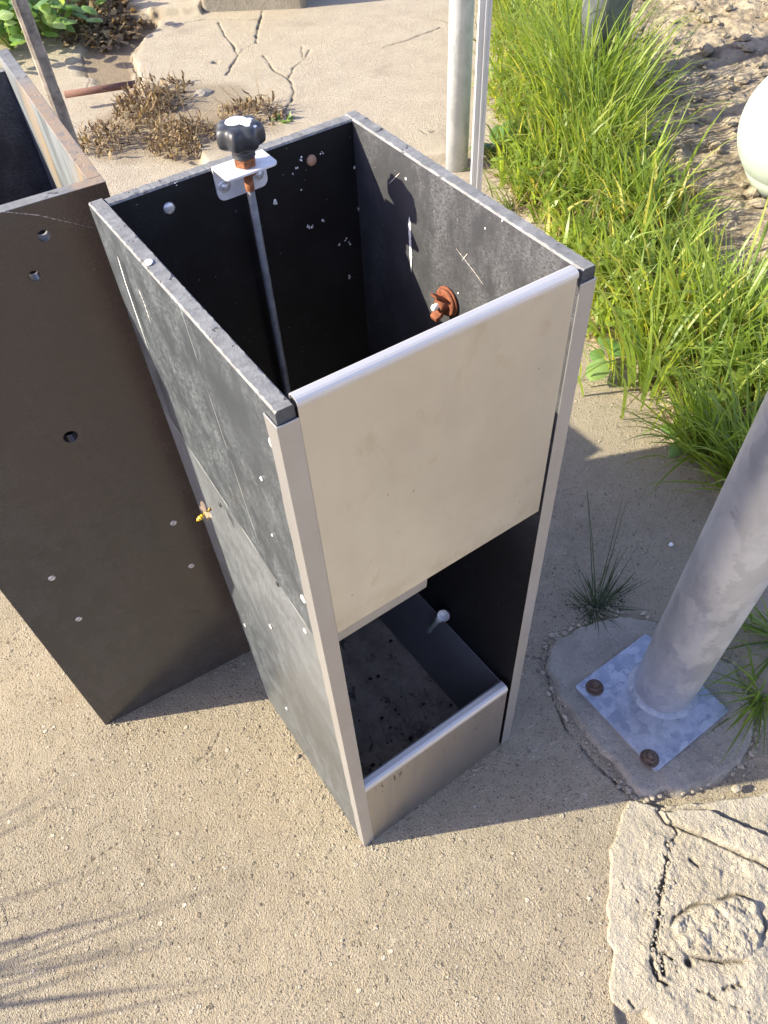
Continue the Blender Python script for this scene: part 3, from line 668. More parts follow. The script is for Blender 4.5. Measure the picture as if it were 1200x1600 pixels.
b = MB(); b.tube([wn + Vector((-.010, 0, 0)), wn + Vector((-.020, 0, 0)), wn + Vector((-.0215, 0, 0))], [.0035, .0035, .0026], 14); b.build('stud', M['white'], wo_)
# bracket, knob and threaded rod at the back
bx0, bx1, byb = .1226, .1806, E_ - T - .0003
br = MB()
plate(br, rrect(bx0, bx1, byb - .0345, byb, .007, 5, (0, 0, 1, 1)), [ring2(.1535, byb - .018, .0052)], .0022, lambda u, v, t: (u, v, .9992 + t - .0))
plate(br, rrect(bx0, bx1, .9655, .9990, .008, 5, (0, 0, 1, 1)), [], .0022, lambda u, v, t: (u, byb - t, v))
bo = part(br, 'bracket', M['bracket'], bevel=.0004)
for sx_ in (.1335, .1722):
    b = MB(); c = (sx_, byb - .0022, .9800)
    b.lathe([(.0066, 0), (.0068, .0004), (.0062, .0012), (.0045, .0013)], c, (0, -1, 0), 24); b.lathe([(.0042, .0012), (.0036, .0030), (.002, .0040), (.0002, .0042)], c, (0, -1, 0), 20); b.build('screw', M['zinc'], bo)
kx, ky = .1535, byb - .018
b = MB(); zz = 1.0; prof = []
z = .34
while z < .9985:
    prof += [(.0043, z), (.0037, z + .0008)]; z += .0016
b.lathe(prof, (kx, ky, 0), n=14, smooth=False); b.build('threaded_rod', M['rod'], fd)
b = MB(); prof = []; z = .9755
while z < .9985: prof += [(.0048, z), (.0041, z + .0008)]; z += .0016
b.lathe(prof, (kx, ky, 0), n=16, smooth=False); b.lathe([(.0105, .9935), (.0108, .9960), (.0102, .9985)], (kx, ky, 0), n=20); b.build('rusty_collar', M['nutrust'], fd)
b = MB(); b.lathe([(.0108, 1.0014), (.0112, 1.0022), (.0112, 1.0085), (.0105, 1.0095)], (kx, ky, 0), n=6, smooth=False); b.build('nut', M['nutrust'], fd, bevel=.0006)
lob = lambda a, r, z: 1 + (.095 * math.cos(7 * a + .4) if r > .013 else 0)
kz = 1.0096; b = MB()
b.lathe([(.0105, 0), (.0115, .001), (.0112, .006), (.0100, .0085), (.0120, .0100), (.0185, .0112), (.0212, .0135), (.0218, .018), (.0216, .0245), (.0204, .0285), (.0175, .0308), (.0126, .0318), (.0108, .0312), (.0095, .0318), (.004, .0328), (.0002, .033)], (kx, ky, kz), n=84, mod=lob)
kn = b.build('knob', M['knob'], fd)
b = MB()
def blob(mb, cx, cy, r, fz, n=26, seed=1, j=.25, sq=1.0):
    q = random.Random(seed); rad = [r * (1 + q.uniform(-j, j)) for _ in range(n)]
    rad = [(rad[i - 1] + 2 * rad[i] + rad[(i + 1) % n]) / 4 for i in range(n)]
    o_ = [(cx + rad[k] * math.cos(6.2832 * k / n), cy + sq * rad[k] * math.sin(6.2832 * k / n)) for k in range(n)]
    i_ = [(cx + .86 * (u - cx), cy + .86 * (v - cy)) for u, v in o_]
    mb.add([fz(u, v, 0) for u, v in o_] + [fz(u, v, 1) for u, v in i_] + [fz(cx, cy, 1)], [(k, (k + 1) % n, n + (k + 1) % n, n + k) for k in range(n)] + [(n + k, n + (k + 1) % n, 2 * n) for k in range(n)], 0, True)
def domez(u, v, t): r = math.hypot(u - kx, v - ky); return (u, v, kz + .0329 - .0012 * (r / .0125) ** 2 - (.0 if r < .0135 else (r - .0135) * .25) + .0006 * t - .0001)
blob(b, kx - .0005, ky + .004, .0105, domez, seed=2, j=.06); blob(b, kx + .0085, ky - .0060, .0092, domez, seed=3, j=.28)
b.build('paint_splash', M['white'], kn)
# small things on the walls: screw heads, plug, specks, scratches
def wall_disc(ax, v, px, py, r, h, out, mat_, name, n=18, slot=False, parent=fd, wp=True):
    c = PL(ax, v, px, py); b = MB(); axv = [0, 0, 0]; axv[ax] = out
    b.lathe([(r, -.0004), (r, h * .4), (r * .8, h), (r * .2, h * 1.1)], c, axv, n)
    return b.build(name, mat_, parent)
wall_disc(1, E_ - T - .0002, 264, 325, .0060, .0022, -1, M['zinc'], 'screw')
wall_disc(1, E_ - T - .0002, 486, 250, .0058, .0035, -1, M['tan'], 'plug')
for px, py, r in [(426, 694, .0055), (474, 936, .0050), (423, 979, .0038), (383, 977, .0034), (477, 986, .0036), (448, 1107, .0030), (409, 748, .0022), (426, 836, .0015)]:
    wall_disc(0, -.0001, px, py, r, .0010, -1, M['screwpale'] if r > .003 else M['white'], 'screw' if r > .003 else 'paint_speck')
for px, py in [(343, 789), (433, 913)]:
    c = PL(0, -.0002, px, py); b = MB(); b.lathe([(.0032, -.0003), (.0030, .0004), (.001, .0005)], c, (-1, 0, 0), 16); b.build('dark_hole', M['dark'], fd)  # flat dark discs stand in for the shade of open holes
b = MB(); rr = random.Random(21)
bw = lambda u, v, t: (u, E_ - T - .0006 - .0003 * t, v)
for px, py, s_ in [(428, 318, 1.6), (560, 325, 2), (563, 323, 1.4), (470, 248, 1), (463, 262, .9), (458, 270, .8), (502, 238, .7), (553, 260, .9), (505, 346, 1.0), (484, 356, 1.4), (488, 352, 1), (480, 354, .8), (545, 380, 1.1), (540, 374, .8), (530, 382, .9), (574, 366, 1), (612, 405, 1.3), (547, 431, 1.5), (587, 515, 1.5), (470, 296, .6), (276, 287, .7), (280, 420, .6)]:
    c = PL(1, E_ - T, px, py)
    for k in range(3): blob(b, c[0] + rr.gauss(0, .0012 * s_), c[2] + rr.gauss(0, .0012 * s_), .0011 * s_ * rr.uniform(.5, 1), bw, n=8, seed=rr.randint(0, 999), j=.5, sq=rr.uniform(.6, 1.8))
c = PL(1, E_ - T, 561, 325)
for k in range(26):
    a = rr.uniform(0, 6.28); L = rr.uniform(.002, .0065); u, v = c[0], c[2]
    b.add([bw(u + .0004 * math.sin(a), v - .0004 * math.cos(a), 1), bw(u - .0004 * math.sin(a), v + .0004 * math.cos(a), 1), bw(u + L * math.cos(a), v + .7 * L * math.sin(a), 1)], [(0, 1, 2)])
o = b.build('paint_specks', M['white'], fd); o['kind'] = 'stuff'
# white streak on the right inner wall
def streak(pts, wd, fz, mat_, name, seed=0, n=60, gap=0, parent=fd):
    q = random.Random(seed); b = MB(); P_ = []
    for i in range(len(pts) - 1):
        for k in range(n): t = k / n; P_.append((pts[i][0] * (1 - t) + pts[i + 1][0] * t, pts[i][1] * (1 - t) + pts[i + 1][1] * t))
    P_.append(pts[-1]); L = []; N_ = len(P_)
    for i, (u, v) in enumerate(P_):
        a = P_[max(0, i - 1)]; c = P_[min(N_ - 1, i + 1)]; d_ = Vector((c[0] - a[0], c[1] - a[1])).normalized()
        taper = min(1, i / (.12 * N_) + .15, (N_ - 1 - i) / (.3 * N_) + .05); w0 = wd * taper * q.uniform(.6, 1.15); w1 = wd * taper * q.uniform(.6, 1.15)
        if gap and q.random() < gap: w0 *= .2; w1 *= .2
        L.append([fz(u - d_.y * w0, v + d_.x * w0, 1), fz(u, v, 1.3), fz(u + d_.y * w1, v - d_.x * w1, 1)])
    b.loft(L, 0, True, False, False); return b.build(name, mat_, parent)
rw = lambda u, v, t: (W_ - T - .0004 * t, u, v)
A = PL(0, W_ - T, 640, 338); B_ = PL(0, W_ - T, 643, 425); streak([(A[1], A[2]), (B_[1], B_[2])], .0024, rw, M['white'], 'paint_streak', 4)
lw = lambda u, v, t: (-.0004 * t, u, v)
S = [PL(0, 0, *q) for q in [(184, 400), (196, 440), (213, 490), (232, 545)]]; streak([(s_[1], s_[2]) for s_ in S], .0012, lw, M['white'], 'paint_streak', 6, 30)
S = [PL(0, 0, *q) for q in [(217, 452), (226, 474), (236, 505)]]; streak([(s_[1], s_[2]) for s_ in S], .0016, lw, M['screwpale'], 'paint_streak', 9, 24, .5)
S = [PL(0, W_ - T, *q) for q in [(713, 388), (738, 420), (756, 445)]]
streak([(s_[1], s_[2]) for s_ in S], .0003, rw, M['screwpale'], 'scratch', 7, 20, .3)
S = [PL(0, W_ - T, *q) for q in [(731, 396), (722, 407)]]; streak([(s_[1], s_[2]) for s_ in S], .0004, rw, M['screwpale'], 'scratch', 8, 20)
S = [PL(0, W_ - T, *q) for q in [(625, 270), (607, 288)]]; streak([(s_[1], s_[2]) for s_ in S], .0004, rw, M['screwpale'], 'scratch', 9, 20)
b = MB(); c = PL(0, W_ - T, 634, 279); blob(b, c[1], c[2], .0016, rw, 10, 4, .3); 
for px, py in [(758, 357), (785, 345), (702, 470), (690, 474), (716, 458)]: c = PL(0, W_ - T, px, py); blob(b, c[1], c[2], .0009, rw, 8, int(px), .4)
o = b.build('paint_specks', M['white'], fd); o['kind'] = 'stuff'
b = MB(); c = G(241, 408, 1.0); blob(b, .0075, c[1], .0036, lambda u, v, t: (u, v, 1.0008 + .0004 * t), 14, 5, .35, 1.2); b.build('paint_speck', M['white'], fd)

# ------------------------------------------------------------------ the second box, left
LA = math.atan2(-.082, .9966)
lb = tag(empty('plastic_box', (-.279, .4705, 0), LA), 'tall brown-black plastic box with open top, drilled holes and slotted screws, left of the feeder', 'box')
LW, LH, LD, LT = .3266, .972, .45, .016
b = MB()
plate(b, [(0, 0), (LW, 0), (LW, LH), (0, LH)], [ring2(.2478, .9365, .0060), ring2(.2227, .8975, .0058), ring2(.1808, .6755, .0090, 28)], LT, lambda u, v, t: (u, t, v)); rimmed(b)
b.build('front_panel', [M['lbox'], M['sawnw']], lb, bevel=.0008)
def lpanel(x0, x1, y0, y1, z1=LH, mats=None):
    b = MB(); k = .105; vs = [(x, y, z) for x in (x0, x1) for y, z in ((y0, 0), (y1 - k, 0), (y1, z1), (y0, z1))]  # unseen back edge sloped inward to shape the box's cast shadow
    b.add(vs, [(0, 1, 2, 3), (4, 7, 6, 5), (0, 4, 5, 1), (1, 5, 6, 2), (3, 2, 6, 7), (0, 3, 7, 4)]); rimmed(b); return b.build('side_panel', mats or [M['side_l'], M['sawnw']], lb, bevel=.0008)
s_ = NT('weathered_inner_plastic'); x_, y_, z_ = s_.sep(); n_ = s_.noise(1, 5, .65, vec=s_.map(s_.P, scale=(20, 20, 6)))
c_ = s_.mix(s_.ss(n_, .35, .65), (.10, .11, .115), (.20, .215, .22)); c_ = s_.mix(s_.ss(s_.noise(1, 4, .6, vec=s_.map(s_.P, scale=(9, 9, 2), loc=(4, 1, 2))), .5, .62), c_, (.30, .21, .12))
M['side_l'] = s_.set(Base_Color=c_, Roughness=.5, Normal=s_.bump(n_, .3, .001))
lpanel(LW - LT, LW - .0003, LT + .0002, LD); lpanel(.0003, LT, LT + .0002, LD)
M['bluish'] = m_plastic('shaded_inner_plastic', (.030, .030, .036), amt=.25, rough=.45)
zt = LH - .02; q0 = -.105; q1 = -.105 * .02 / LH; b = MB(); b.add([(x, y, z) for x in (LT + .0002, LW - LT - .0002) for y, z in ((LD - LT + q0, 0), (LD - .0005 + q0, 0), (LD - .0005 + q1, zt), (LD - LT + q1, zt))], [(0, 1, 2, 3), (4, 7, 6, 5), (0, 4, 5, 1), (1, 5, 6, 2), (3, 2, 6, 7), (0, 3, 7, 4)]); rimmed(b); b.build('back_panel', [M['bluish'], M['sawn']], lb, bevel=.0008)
b = MB().box(LT + .001, LW - LT - .001, LT + .001, LD - LT - .11, .06, .075); b.build('bottom_panel', M['dark'], lb)
b = MB(); plate(b, [(-.0005, .53), (-.0005, .9728), (.10, .9728), (.10, 1.04), (-.095, 1.04), (-.095, .66)], [], .006, lambda u, v, t: (u, .004 + t, v)); b.build('shadow_flap', M['dark'], lb)  # unseen plate added out of view to shade the feeder's left side
for (u, v, rot) in [(.2584, .4452, .9), (.2588, .3299, .5), (.0668, .4433, .35), (.0661, .3284, .6)]:
    b = MB(); n = 22; r = .0052; sl_ = .0009
    for sgn in (-1, 1):
        o_ = [(math.cos(t), math.sin(t)) for t in [math.asin(sl_ / r) + (math.pi - 2 * math.asin(sl_ / r)) * k / 12 for k in range(13)]]
        pts = [(r * cx, sgn * r * cy) for cx, cy in o_]; cr, sr = math.cos(rot), math.sin(rot)
        f0 = [(u + cr * a - sr * c, -.0002, v + sr * a + cr * c) for a, c in pts]; f1 = [(u + .9 * (cr * a - sr * c), -.0011, v + .9 * (sr * a + cr * c)) for a, c in pts]
        b.loft([f0, f1], 0, False)
    so_ = b.build('screw', M['screwpale'], lb)
lf = lambda u, v, t: (u, -.0004 * t, v)
def LBP(px, py):
    d = CAM_R.T @ np.array([(px - 600) / F, (py - 800) / F, 1]); n = np.array([.082, .9966, 0]); P0 = np.array([-.279, .4705, 0]); t = ((P0 - CAM_C) @ n) / (d @ n); q = CAM_C + t * d - P0
    return float(q @ np.array([.9966, -.082, 0])), float(q[2])
streak([LBP(-20, 328), LBP(60, 336), LBP(150, 357)], .0004, lf, M['screwpale'], 'scratch', 11, 30, .4, lb)
streak([LBP(42, 876), LBP(70, 862)], .0003, lf, M['dark'], 'scratch', 12, 12, .2, lb)
streak([LBP(290, 957), LBP(303, 954), LBP(318, 959)], .0007, lf, M['dark'], 'scratch', 13, 12, .3, lb)
# unseen low box, added behind it to cast the shadow edge beside the feeder
cr = tag(empty('shadow_box', (.0, 0, 0)), 'unseen low dark box added behind the tall left box to cast a shadow', 'box')
b = MB().box(-.20, .05, .885, .898, 0, .57).box(-.20, .05, 1.187, 1.20, 0, .57).box(-.20, -.187, .898, 1.187, 0, .57).box(.037, .05, .898, 1.187, 0, .57); b.build('wall', M['dark'], cr)
MB().box(-.187, .037, .898, 1.187, .02, .03).build('bottom_panel', M['dark'], cr)
# ------------------------------------------------------------------ poles and profiles behind
pp = tag(empty('steel_pole', (1.592, 1.745, .0)), 'slim galvanized round pole standing behind the feeder by the grass', 'pole')
MB().tube([(0, 0, 0.0), (0, 0, 1.2), (0, 0, 2.4)], .0395, 36).build('pipe', M['galvfar'], pp)
mp = G(741, 334); mo = tag(empty('metal_profile', (mp[0], mp[1], 0), R_(-28)), 'thin bright aluminium channel standing upright against the slim round pole', 'metal profile')
b = MB(); q = .0175
prof = [(-q, -.010), (-q * .45, -.010), (-q * .40, -.007), (-q * .05, -.007), (0, -.012), (q * .35, -.012), (q * .4, -.009), (q * .75, -.009), (q * .8, -.011), (q, -.011), (q, .010), (-q, .010)]
b.extr(prof, 0.02, 2.3, lambda a, c, z: (a, c, z)); b.build('channel', M['alu'], mo, bevel=.0007)
# leaning post at left with a rusty bar
stick = tag(empty('wooden_post', tuple(G(131, 236))), 'weathered grey-brown post standing behind the left box at the top left', 'post')
base = G(236, 562); stick.location = tuple(base)
b = MB(); rings = []
cur = []
for t in (0, .12, .3, .6, .9):
    cur.append(t)
def post_pt(px, py, z): return Vector(G(px, py, z) - base)
bottom = Vector((0, 0, 0)); 
# direction: find the point at height .75 that the top of the visible part shows
top = Vector(G(30, -60, .62) - base) if False else None
def vline(z): return Vector((-.010 * z, -.004 * z, z))
for z in np.linspace(0, 1.9, 40):
    c = vline(z); j = random.Random(int(z * 1000)); w0 = .0150
    rings.append([c + Vector((w0 * math.cos(a) * (1 + j.uniform(-.06, .06)), .0125 * math.sin(a) * (1 + j.uniform(-.06, .06)), 0)) for a in [k * 6.2832 / 10 + .3 for k in range(10)]])
b.loft(rings, 0, False); b.build('shaft', M['wood'], stick)
r0 = G(101, 148, .06); r1 = G(212, 131, .06)
b = MB(); b.tube([r0, r1], .014, 12); tag(b.build('iron_bar', M['bar']), 'red-brown rusty iron bar lying level from the post towards the dead weeds', 'bar')
# concrete block at the top
c0 = G(318, 30); c1 = G(480, 24); ux = Vector(c1 - c0); L = ux.length; ux.normalize(); uy = Vector((-ux.y, ux.x, 0))
if uy.y < 0: uy = -uy
blk = MB(); f_ = lambda a, d_, z: Vector(c0) + ux * a + uy * d_ + Vector((0, 0, z))
out = rrect(0, L, 0, .42, .03, 4); blk.loft([[f_(u, v, z) for u, v in out] for z in (0.0, .02, .3, .62, .64)], 0, False)
tag(blk.build('concrete_block', M['block'], bevel=.012), 'big weathered grey concrete block at the top edge of the yard', 'concrete block')
# grey concrete post in the grass
c = G(932, 112, .08); po = MB(); rings = []
po.tube([(c[0], c[1], .0), (c[0], c[1], .9), (c[0] + .002, c[1], 1.9)], .092, 36); tag(po.build('concrete_post', M['post']), 'grey round post half hidden in the tall grass at the top', 'post')
# pale tank at right edge
c = G(1262, 198, .26); D_ = np.linalg.norm(c - CAM_C); rad = 80 / F * D_
tk = tag(empty('plastic_tank', (c[0], c[1], 0)), 'pale green rounded plastic tank standing on the soil at the right edge', 'tank')
b = MB(); zc = .26; b.lathe([(.10, max(.015, zc - rad)), (rad * .72, zc - rad * .72)] + [(rad * math.sin(t) + 1e-4, zc - rad * math.cos(t)) for t in np.linspace(.80, math.pi - .34, 40)] + [(rad * .30, zc + rad * .945), (rad * .28, zc + rad * .985)], (0, 0, 0), n=64); b.build('shell', M['tank'], tk)
b = MB(); b.lathe([(rad * .27, zc + rad * .95), (rad * .30, zc + rad * .985), (rad * .30, zc + rad * 1.03), (rad * .27, zc + rad * 1.05), (.002, zc + rad * 1.055)], n=40); b.build('lid', M['tank'], tk)
# ------------------------------------------------------------------ vegetation
class Blades:
    def __init__(s): s.v = []; s.f = []; s.t = []; s.n = 0
    def blade(s, base, az, lean, L, wd, tone, seg=5, droop=1.0, fold=.25, twist=0):
        base = np.asarray(base, float); hd = np.array([math.cos(az), math.sin(az), 0]); sd = np.array([-math.sin(az + twist), math.cos(az + twist), 0]); p = base.copy(); th = lean
        for k in range(seg + 1):
            u = k / seg; w_ = wd * (1 - u ** 1.6) * (.55 + .45 * min(1, u * 5)) + .0002
            s.v += [tuple(p - sd * w_), tuple(p + sd * w_)]; s.t += [tone, tone]
            if k: a = s.n + 2 * (k - 1); s.f.append((a, a + 1, a + 3, a + 2))
            d_ = hd * math.sin(th) + np.array([0, 0, math.cos(th)]); p = p + d_ * L / seg; th += droop * (.35 + u) / seg
        s.n += 2 * (seg + 1)
    def leaf(s, base, az, pitch, L, wd, tone, curl=.6, seg=5, roll=0):
        """broad leaf, three verts across"""
        hd = np.array([math.cos(az), math.sin(az), 0]); sd = np.array([-math.sin(az), math.cos(az), 0]); p = np.asarray(base, float).copy(); th = pitch
        for k in range(seg + 1):
            u = k / seg; w_ = wd * math.sin(math.pi * min(1, .08 + u * .92)) ** .7 if k < seg else .0004
            d_ = hd * math.cos(th) + np.array([0, 0, math.sin(th)]); nrm = np.cross(d_, sd); 
            s.v += [tuple(p - sd * w_ + nrm * w_ * (-.35 + roll)), tuple(p), tuple(p + sd * w_ + nrm * w_ * (-.35 - roll))]; s.t += [tone * .9, tone, tone]
            if k: a = s.n + 3 * (k - 1); s.f += [(a, a + 1, a + 4, a + 3), (a + 1, a + 2, a + 5, a + 4)]
            p = p + d_ * L / seg; th -= curl / seg
        s.n += 3 * (seg + 1)
    def build(s, name, mat_, parent=None, off=(0, 0, 0)):
        me = bpy.data.meshes.new(name); me.from_pydata([(a - off[0], b - off[1], c - off[2]) for a, b, c in s.v], [], s.f)
        at = me.attributes.new('tone', 'FLOAT', 'POINT'); at.data.foreach_set('value', np.array(s.t, np.float32))
        me.polygons.foreach_set('use_smooth', [True] * len(s.f)); me.materials.append(mat_)
        o = bpy.data.objects.new(name, me); o.location = off if parent is None else (0, 0, 0); return link(o, parent)
M['grass'] = m_leaf('green_grass', [(.11, .18, .035), (.24, .33, .055), (.56, .50, .12)], .5, .4)
M['darkgrass'] = m_leaf('dark_grass', [(.035, .06, .018), (.06, .09, .022), (.12, .13, .04)], .3, .5)
M['dry'] = m_leaf('dry_leaf', [(.085, .055, .03), (.20, .135, .07), (.38, .285, .15)], .2, .8)
M['broad'] = m_leaf('broad_leaf', [(.07, .15, .04), (.15, .28, .07), (.34, .46, .16)], .35, .4)
R = random.Random(42)
def bank_h(x, y): return .03
gpoly = P2([(768, -80), (765, 60), (770, 180), (775, 285), (830, 350), (905, 470), (925, 545), (985, 560), (1045, 640), (1080, 700), (1150, 740), (1260, 760), (1330, 640), (1290, 520), (1180, 470), (1120, 420), (1060, 330), (985, 220), (945, 120), (940, 60), (960, -80)])
gp_ = np.array(gpoly); bb = (gp_[:, 0].min(), gp_[:, 0].max(), gp_[:, 1].min(), gp_[:, 1].max())
rs = np.random.default_rng(3); N = 60000; gx = rs.uniform(bb[0], bb[1], N); gy = rs.uniform(bb[2], bb[3], N)
sd_ = sdf(gx, gy, gpoly) + .07 * fbm(gx, gy, 5, 3, 80); dens = sstep(-.02, .06, sd_) * (.35 + .9 * np.clip(fbm(gx, gy, 6, 3, 81) + .45, 0, 1))
ok = rs.uniform(0, 1, N) < dens; gx = gx[ok]; gy = gy[ok]; sd_ = sd_[ok]; tn = fbm(gx, gy, 3, 3, 82)
Gr = Blades(); cnt = 0
order = rs.permutation(len(gx))[:11500]
for i in order:
    x, y = gx[i], gy[i]; edge = min(1, max(0, sd_[i] / .25)); dist = math.hypot(x + .15, y + .36)
    L = R.uniform(.13, .36) * (.5 + .5 * edge) * (1.15 if R.random() < .15 else 1); yel = R.random()
    tone = .22 + .35 * R.random() + .25 * tn[i]
    pw = fbm(np.array([x]), np.array([y]), 2.2, 2, 90)[0]
    if yel < .05 + .16 * max(0, pw): tone = .8 + .2 * R.random()
    elif yel < .2: tone = .6 + .15 * R.random()
    tone += .18 * max(0, -pw)
    Gr.blade((x, y, .0), R.uniform(0, 6.283) if R.random() < .6 else R.gauss(2.6, .8), abs(R.gauss(.15, .28)), L, (R.uniform(.0018, .0060) if R.random() < .75 else R.uniform(.006, .0100)) * (1.0 if dist < 2 else 1.1), min(1, max(0, tone)), 5, R.uniform(.5, 2.4) if R.random() < .7 else R.uniform(2.4, 4.2), twist=R.uniform(-1, 1))
for i in order[:1500]:   # low broad weeds among the grass
    x, y = gx[i] + .01, gy[i]; az0 = R.uniform(0, 6.28)
    for k in range(R.randint(1, 3)): Gr.leaf((x, y, R.uniform(.01, .12)), az0 + k * 2.1 + R.uniform(-.4, .4), R.uniform(.1, .8), R.uniform(.025, .06), R.uniform(.007, .016), .2 + .35 * R.random(), .9)
go_ = Gr.build('grass', M['grass']); tag(go_, 'dense bright green grass growing along the edge of the concrete', 'grass', kind='stuff')
# dry thatch under the grass
Th = Blades()
for i in order[:5200]:
    Th.blade((gx[i] + R.gauss(0, .03), gy[i] + R.gauss(0, .03), .012), R.uniform(0, 6.28), R.uniform(.5, 1.55), R.uniform(.06, .22), .0024, R.uniform(.2, 1), 3, .3)
tag(Th.build('dry_thatch', M['dry']), 'dry straw matted under the green grass', 'straw', kind='stuff')
# distinct tall clumps in front
def tuft(name, c, n, L, wd, lean, label, cat, tone=(.2, .5), mat_=None, az=None, group=None, spread=.02, droop=(.3, 1.4), z=.0):
    B = Blades()
    for k in range(n):
        a = R.uniform(0, 6.28) if az is None else R.gauss(az, .7); r_ = abs(R.gauss(0, spread))
        B.blade((c[0] + r_ * math.cos(a), c[1] + r_ * math.sin(a), z), a, abs(R.gauss(lean, lean * .5)), L * R.uniform(.55, 1.1), wd * R.uniform(.6, 1.2), R.uniform(*tone), 7, R.uniform(*droop), twist=R.uniform(-.8, .8))
    o = B.build(name, mat_ or M['grass'], None, (c[0], c[1], 0)); tag(o, label, cat, group); return B, o
tuft('grass_tuft', G(1105, 700), 120, .36, .0040, .45, 'tall arching clump of grass leaning over the sunlit corner of the concrete', 'grass tuft', az=2.9, spread=.035)
tuft('grass_tuft', G(1180, 760), 130, .34, .0042, .5, 'dense grass clump right behind the thick pole', 'grass tuft', az=2.6, spread=.05)
tuft('grass_tuft', G(1192, 1085), 60, .16, .0026, .7, 'loose green grass clump in the shade to the right of the thick pole base', 'grass tuft', az=3.4, spread=.03, tone=(.0, .35), z=.005)
tuft('grass_tuft', G(1228, 1000), 70, .20, .0028, .7, 'ragged grass clump at the right edge just above the concrete footing', 'grass tuft', az=3.0, spread=.05, tone=(.0, .35))
for k, (px, py, n_, L_, lab) in enumerate([(900, 190, 200, .54, 'tallest grass clump, standing right in front of the grey round post'), (955, 170, 110, .42, 'tall grass clump at the right foot of the grey round post'), (870, 130, 130, .46, 'tall grass clump left of the grey round post'), (925, 255, 170, .44, 'wide clump of tall grass in the middle of the verge below the grey round post'), (995, 330, 70, .34, 'tall grass clump bordering the bare soil below the grey round post'), (1120, 560, 110, .42, 'tall grass clump between the bare soil and the thick pole'), (1010, 600, 80, .34, 'grass clump behind the sunlit corner of the concrete')]):
    tuft('grass_tuft', G(px, py), n_, L_, .0056, .22, lab, 'grass tuft', tone=(.1, .7), spread=.09, droop=(.5, 3.2))
tuft('grass_tuft', G(800, 322), 60, .14, .0024, .8, 'low grass clump spilling over the concrete next to the slim round pole', 'grass tuft', az=3.2, spread=.05)
B, o = tuft('weed_tuft', G(932, 948), 0, .2, .002, .3, 'sparse dark tuft of thin upright stems in front of the concrete footing', 'grass tuft')
bpy.data.objects.remove(o); B = Blades(); c = G(932, 948)
for tx, ty, zz_ in [(912, 752, .0), (975, 775, .0), (985, 850, .0), (895, 880, .0), (1010, 905, .0), (965, 860, 0)]:
    # thin stems: from the root towards a point above the ground
    for rep in range(2):
        h = .19 * (948 - ty) / 200; tp = G(tx + rep * 6, ty, max(.03, h)); v = tp - c; hd = math.hypot(v[0], v[1]); az = math.atan2(v[1], v[0]); L = np.linalg.norm(v)
        B.blade((c[0] + R.gauss(0, .006), c[1] + R.gauss(0, .006), 0), az, max(.03, math.atan2(hd, v[2]) - .12), L * 1.02, .0010, .15, 8, .25)
for k in range(90): a = R.uniform(0, 6.28); r_ = abs(R.gauss(0, .03)); B.blade((c[0] + r_ * math.cos(a), c[1] + .7 * r_ * math.sin(a), 0), a, R.uniform(.5, 1.4), R.uniform(.02, .075), .0010, R.uniform(0, .2), 4, .5)
for k in range(14):
    t = R.uniform(.55, 1); tp = G(940 + 60 * R.random(), 690 + R.uniform(-40, 40), .2)
o = B.build('weed_tuft', M['darkgrass'], None, tuple(c)); tag(o, 'sparse dark tuft of thin upright stems just behind the concrete footing', 'grass tuft')
# mossy dirt round its foot
Dm = MB(); q_ = random.Random(77)
for k in range(420):
    a = q_.uniform(0, 6.28); r_ = abs(q_.gauss(0, .030)); x, y = c[0] + .012 + 1.3 * r_ * math.cos(a), c[1] - .004 + .55 * r_ * math.sin(a) - .35 * 1.3 * r_ * math.cos(a); s_ = q_.uniform(.0008, .003)
    pts = [(x + s_ * math.cos(t + a) * q_.uniform(.6, 1.2), y + s_ * math.sin(t + a) * q_.uniform(.6, 1.2)) for t in [i * 6.283 / 5 for i in range(5)]]
    Dm.add([(u, v, -.001) for u, v in pts] + [(x, y, s_ * q_.uniform(.6, 1.2))], [(i, (i + 1) % 5, 5) for i in range(5)])
tag(Dm.build('dirt', m_simple('dark_dirt', (.045, .038, .028), .95, var=.5, sc=150)), 'dark crumbly dirt at the foot of the thin tuft', 'dirt', kind='stuff')
# seed head of grass leaning over the sunlit patch
B = Blades(); c = np.array(G(1075, 700, 0))
tip = G(985, 655, .12); v = tip - c; az = math.atan2(v[1], v[0]); hd = math.hypot(v[0], v[1])
for k in range(5):
    st = c + np.array([R.gauss(0, .01), R.gauss(0, .01), 0]); e_ = G(965 + 14 * k, 640 + R.uniform(-14, 30), .13)
    v = e_ - st; L = np.linalg.norm(v); B.blade(st, math.atan2(v[1], v[0]), math.atan2(math.hypot(v[0], v[1]), v[2]) - .25, L, .0006, .3, 8, .45)
    for j in range(26):
        u = R.uniform(.55, 1.0); pp_ = st + v * u + np.array([R.gauss(0, .012), R.gauss(0, .012), R.gauss(.01, .008)]); B.leaf(pp_, R.uniform(0, 6.28), R.uniform(-.5, .8), .006, .0011, .75, .2, 2)
tag(B.build('seed_heads', M['grass'], None, tuple(c)), 'thin grass seed heads hanging above the sunlit corner of concrete', 'grass seed head')
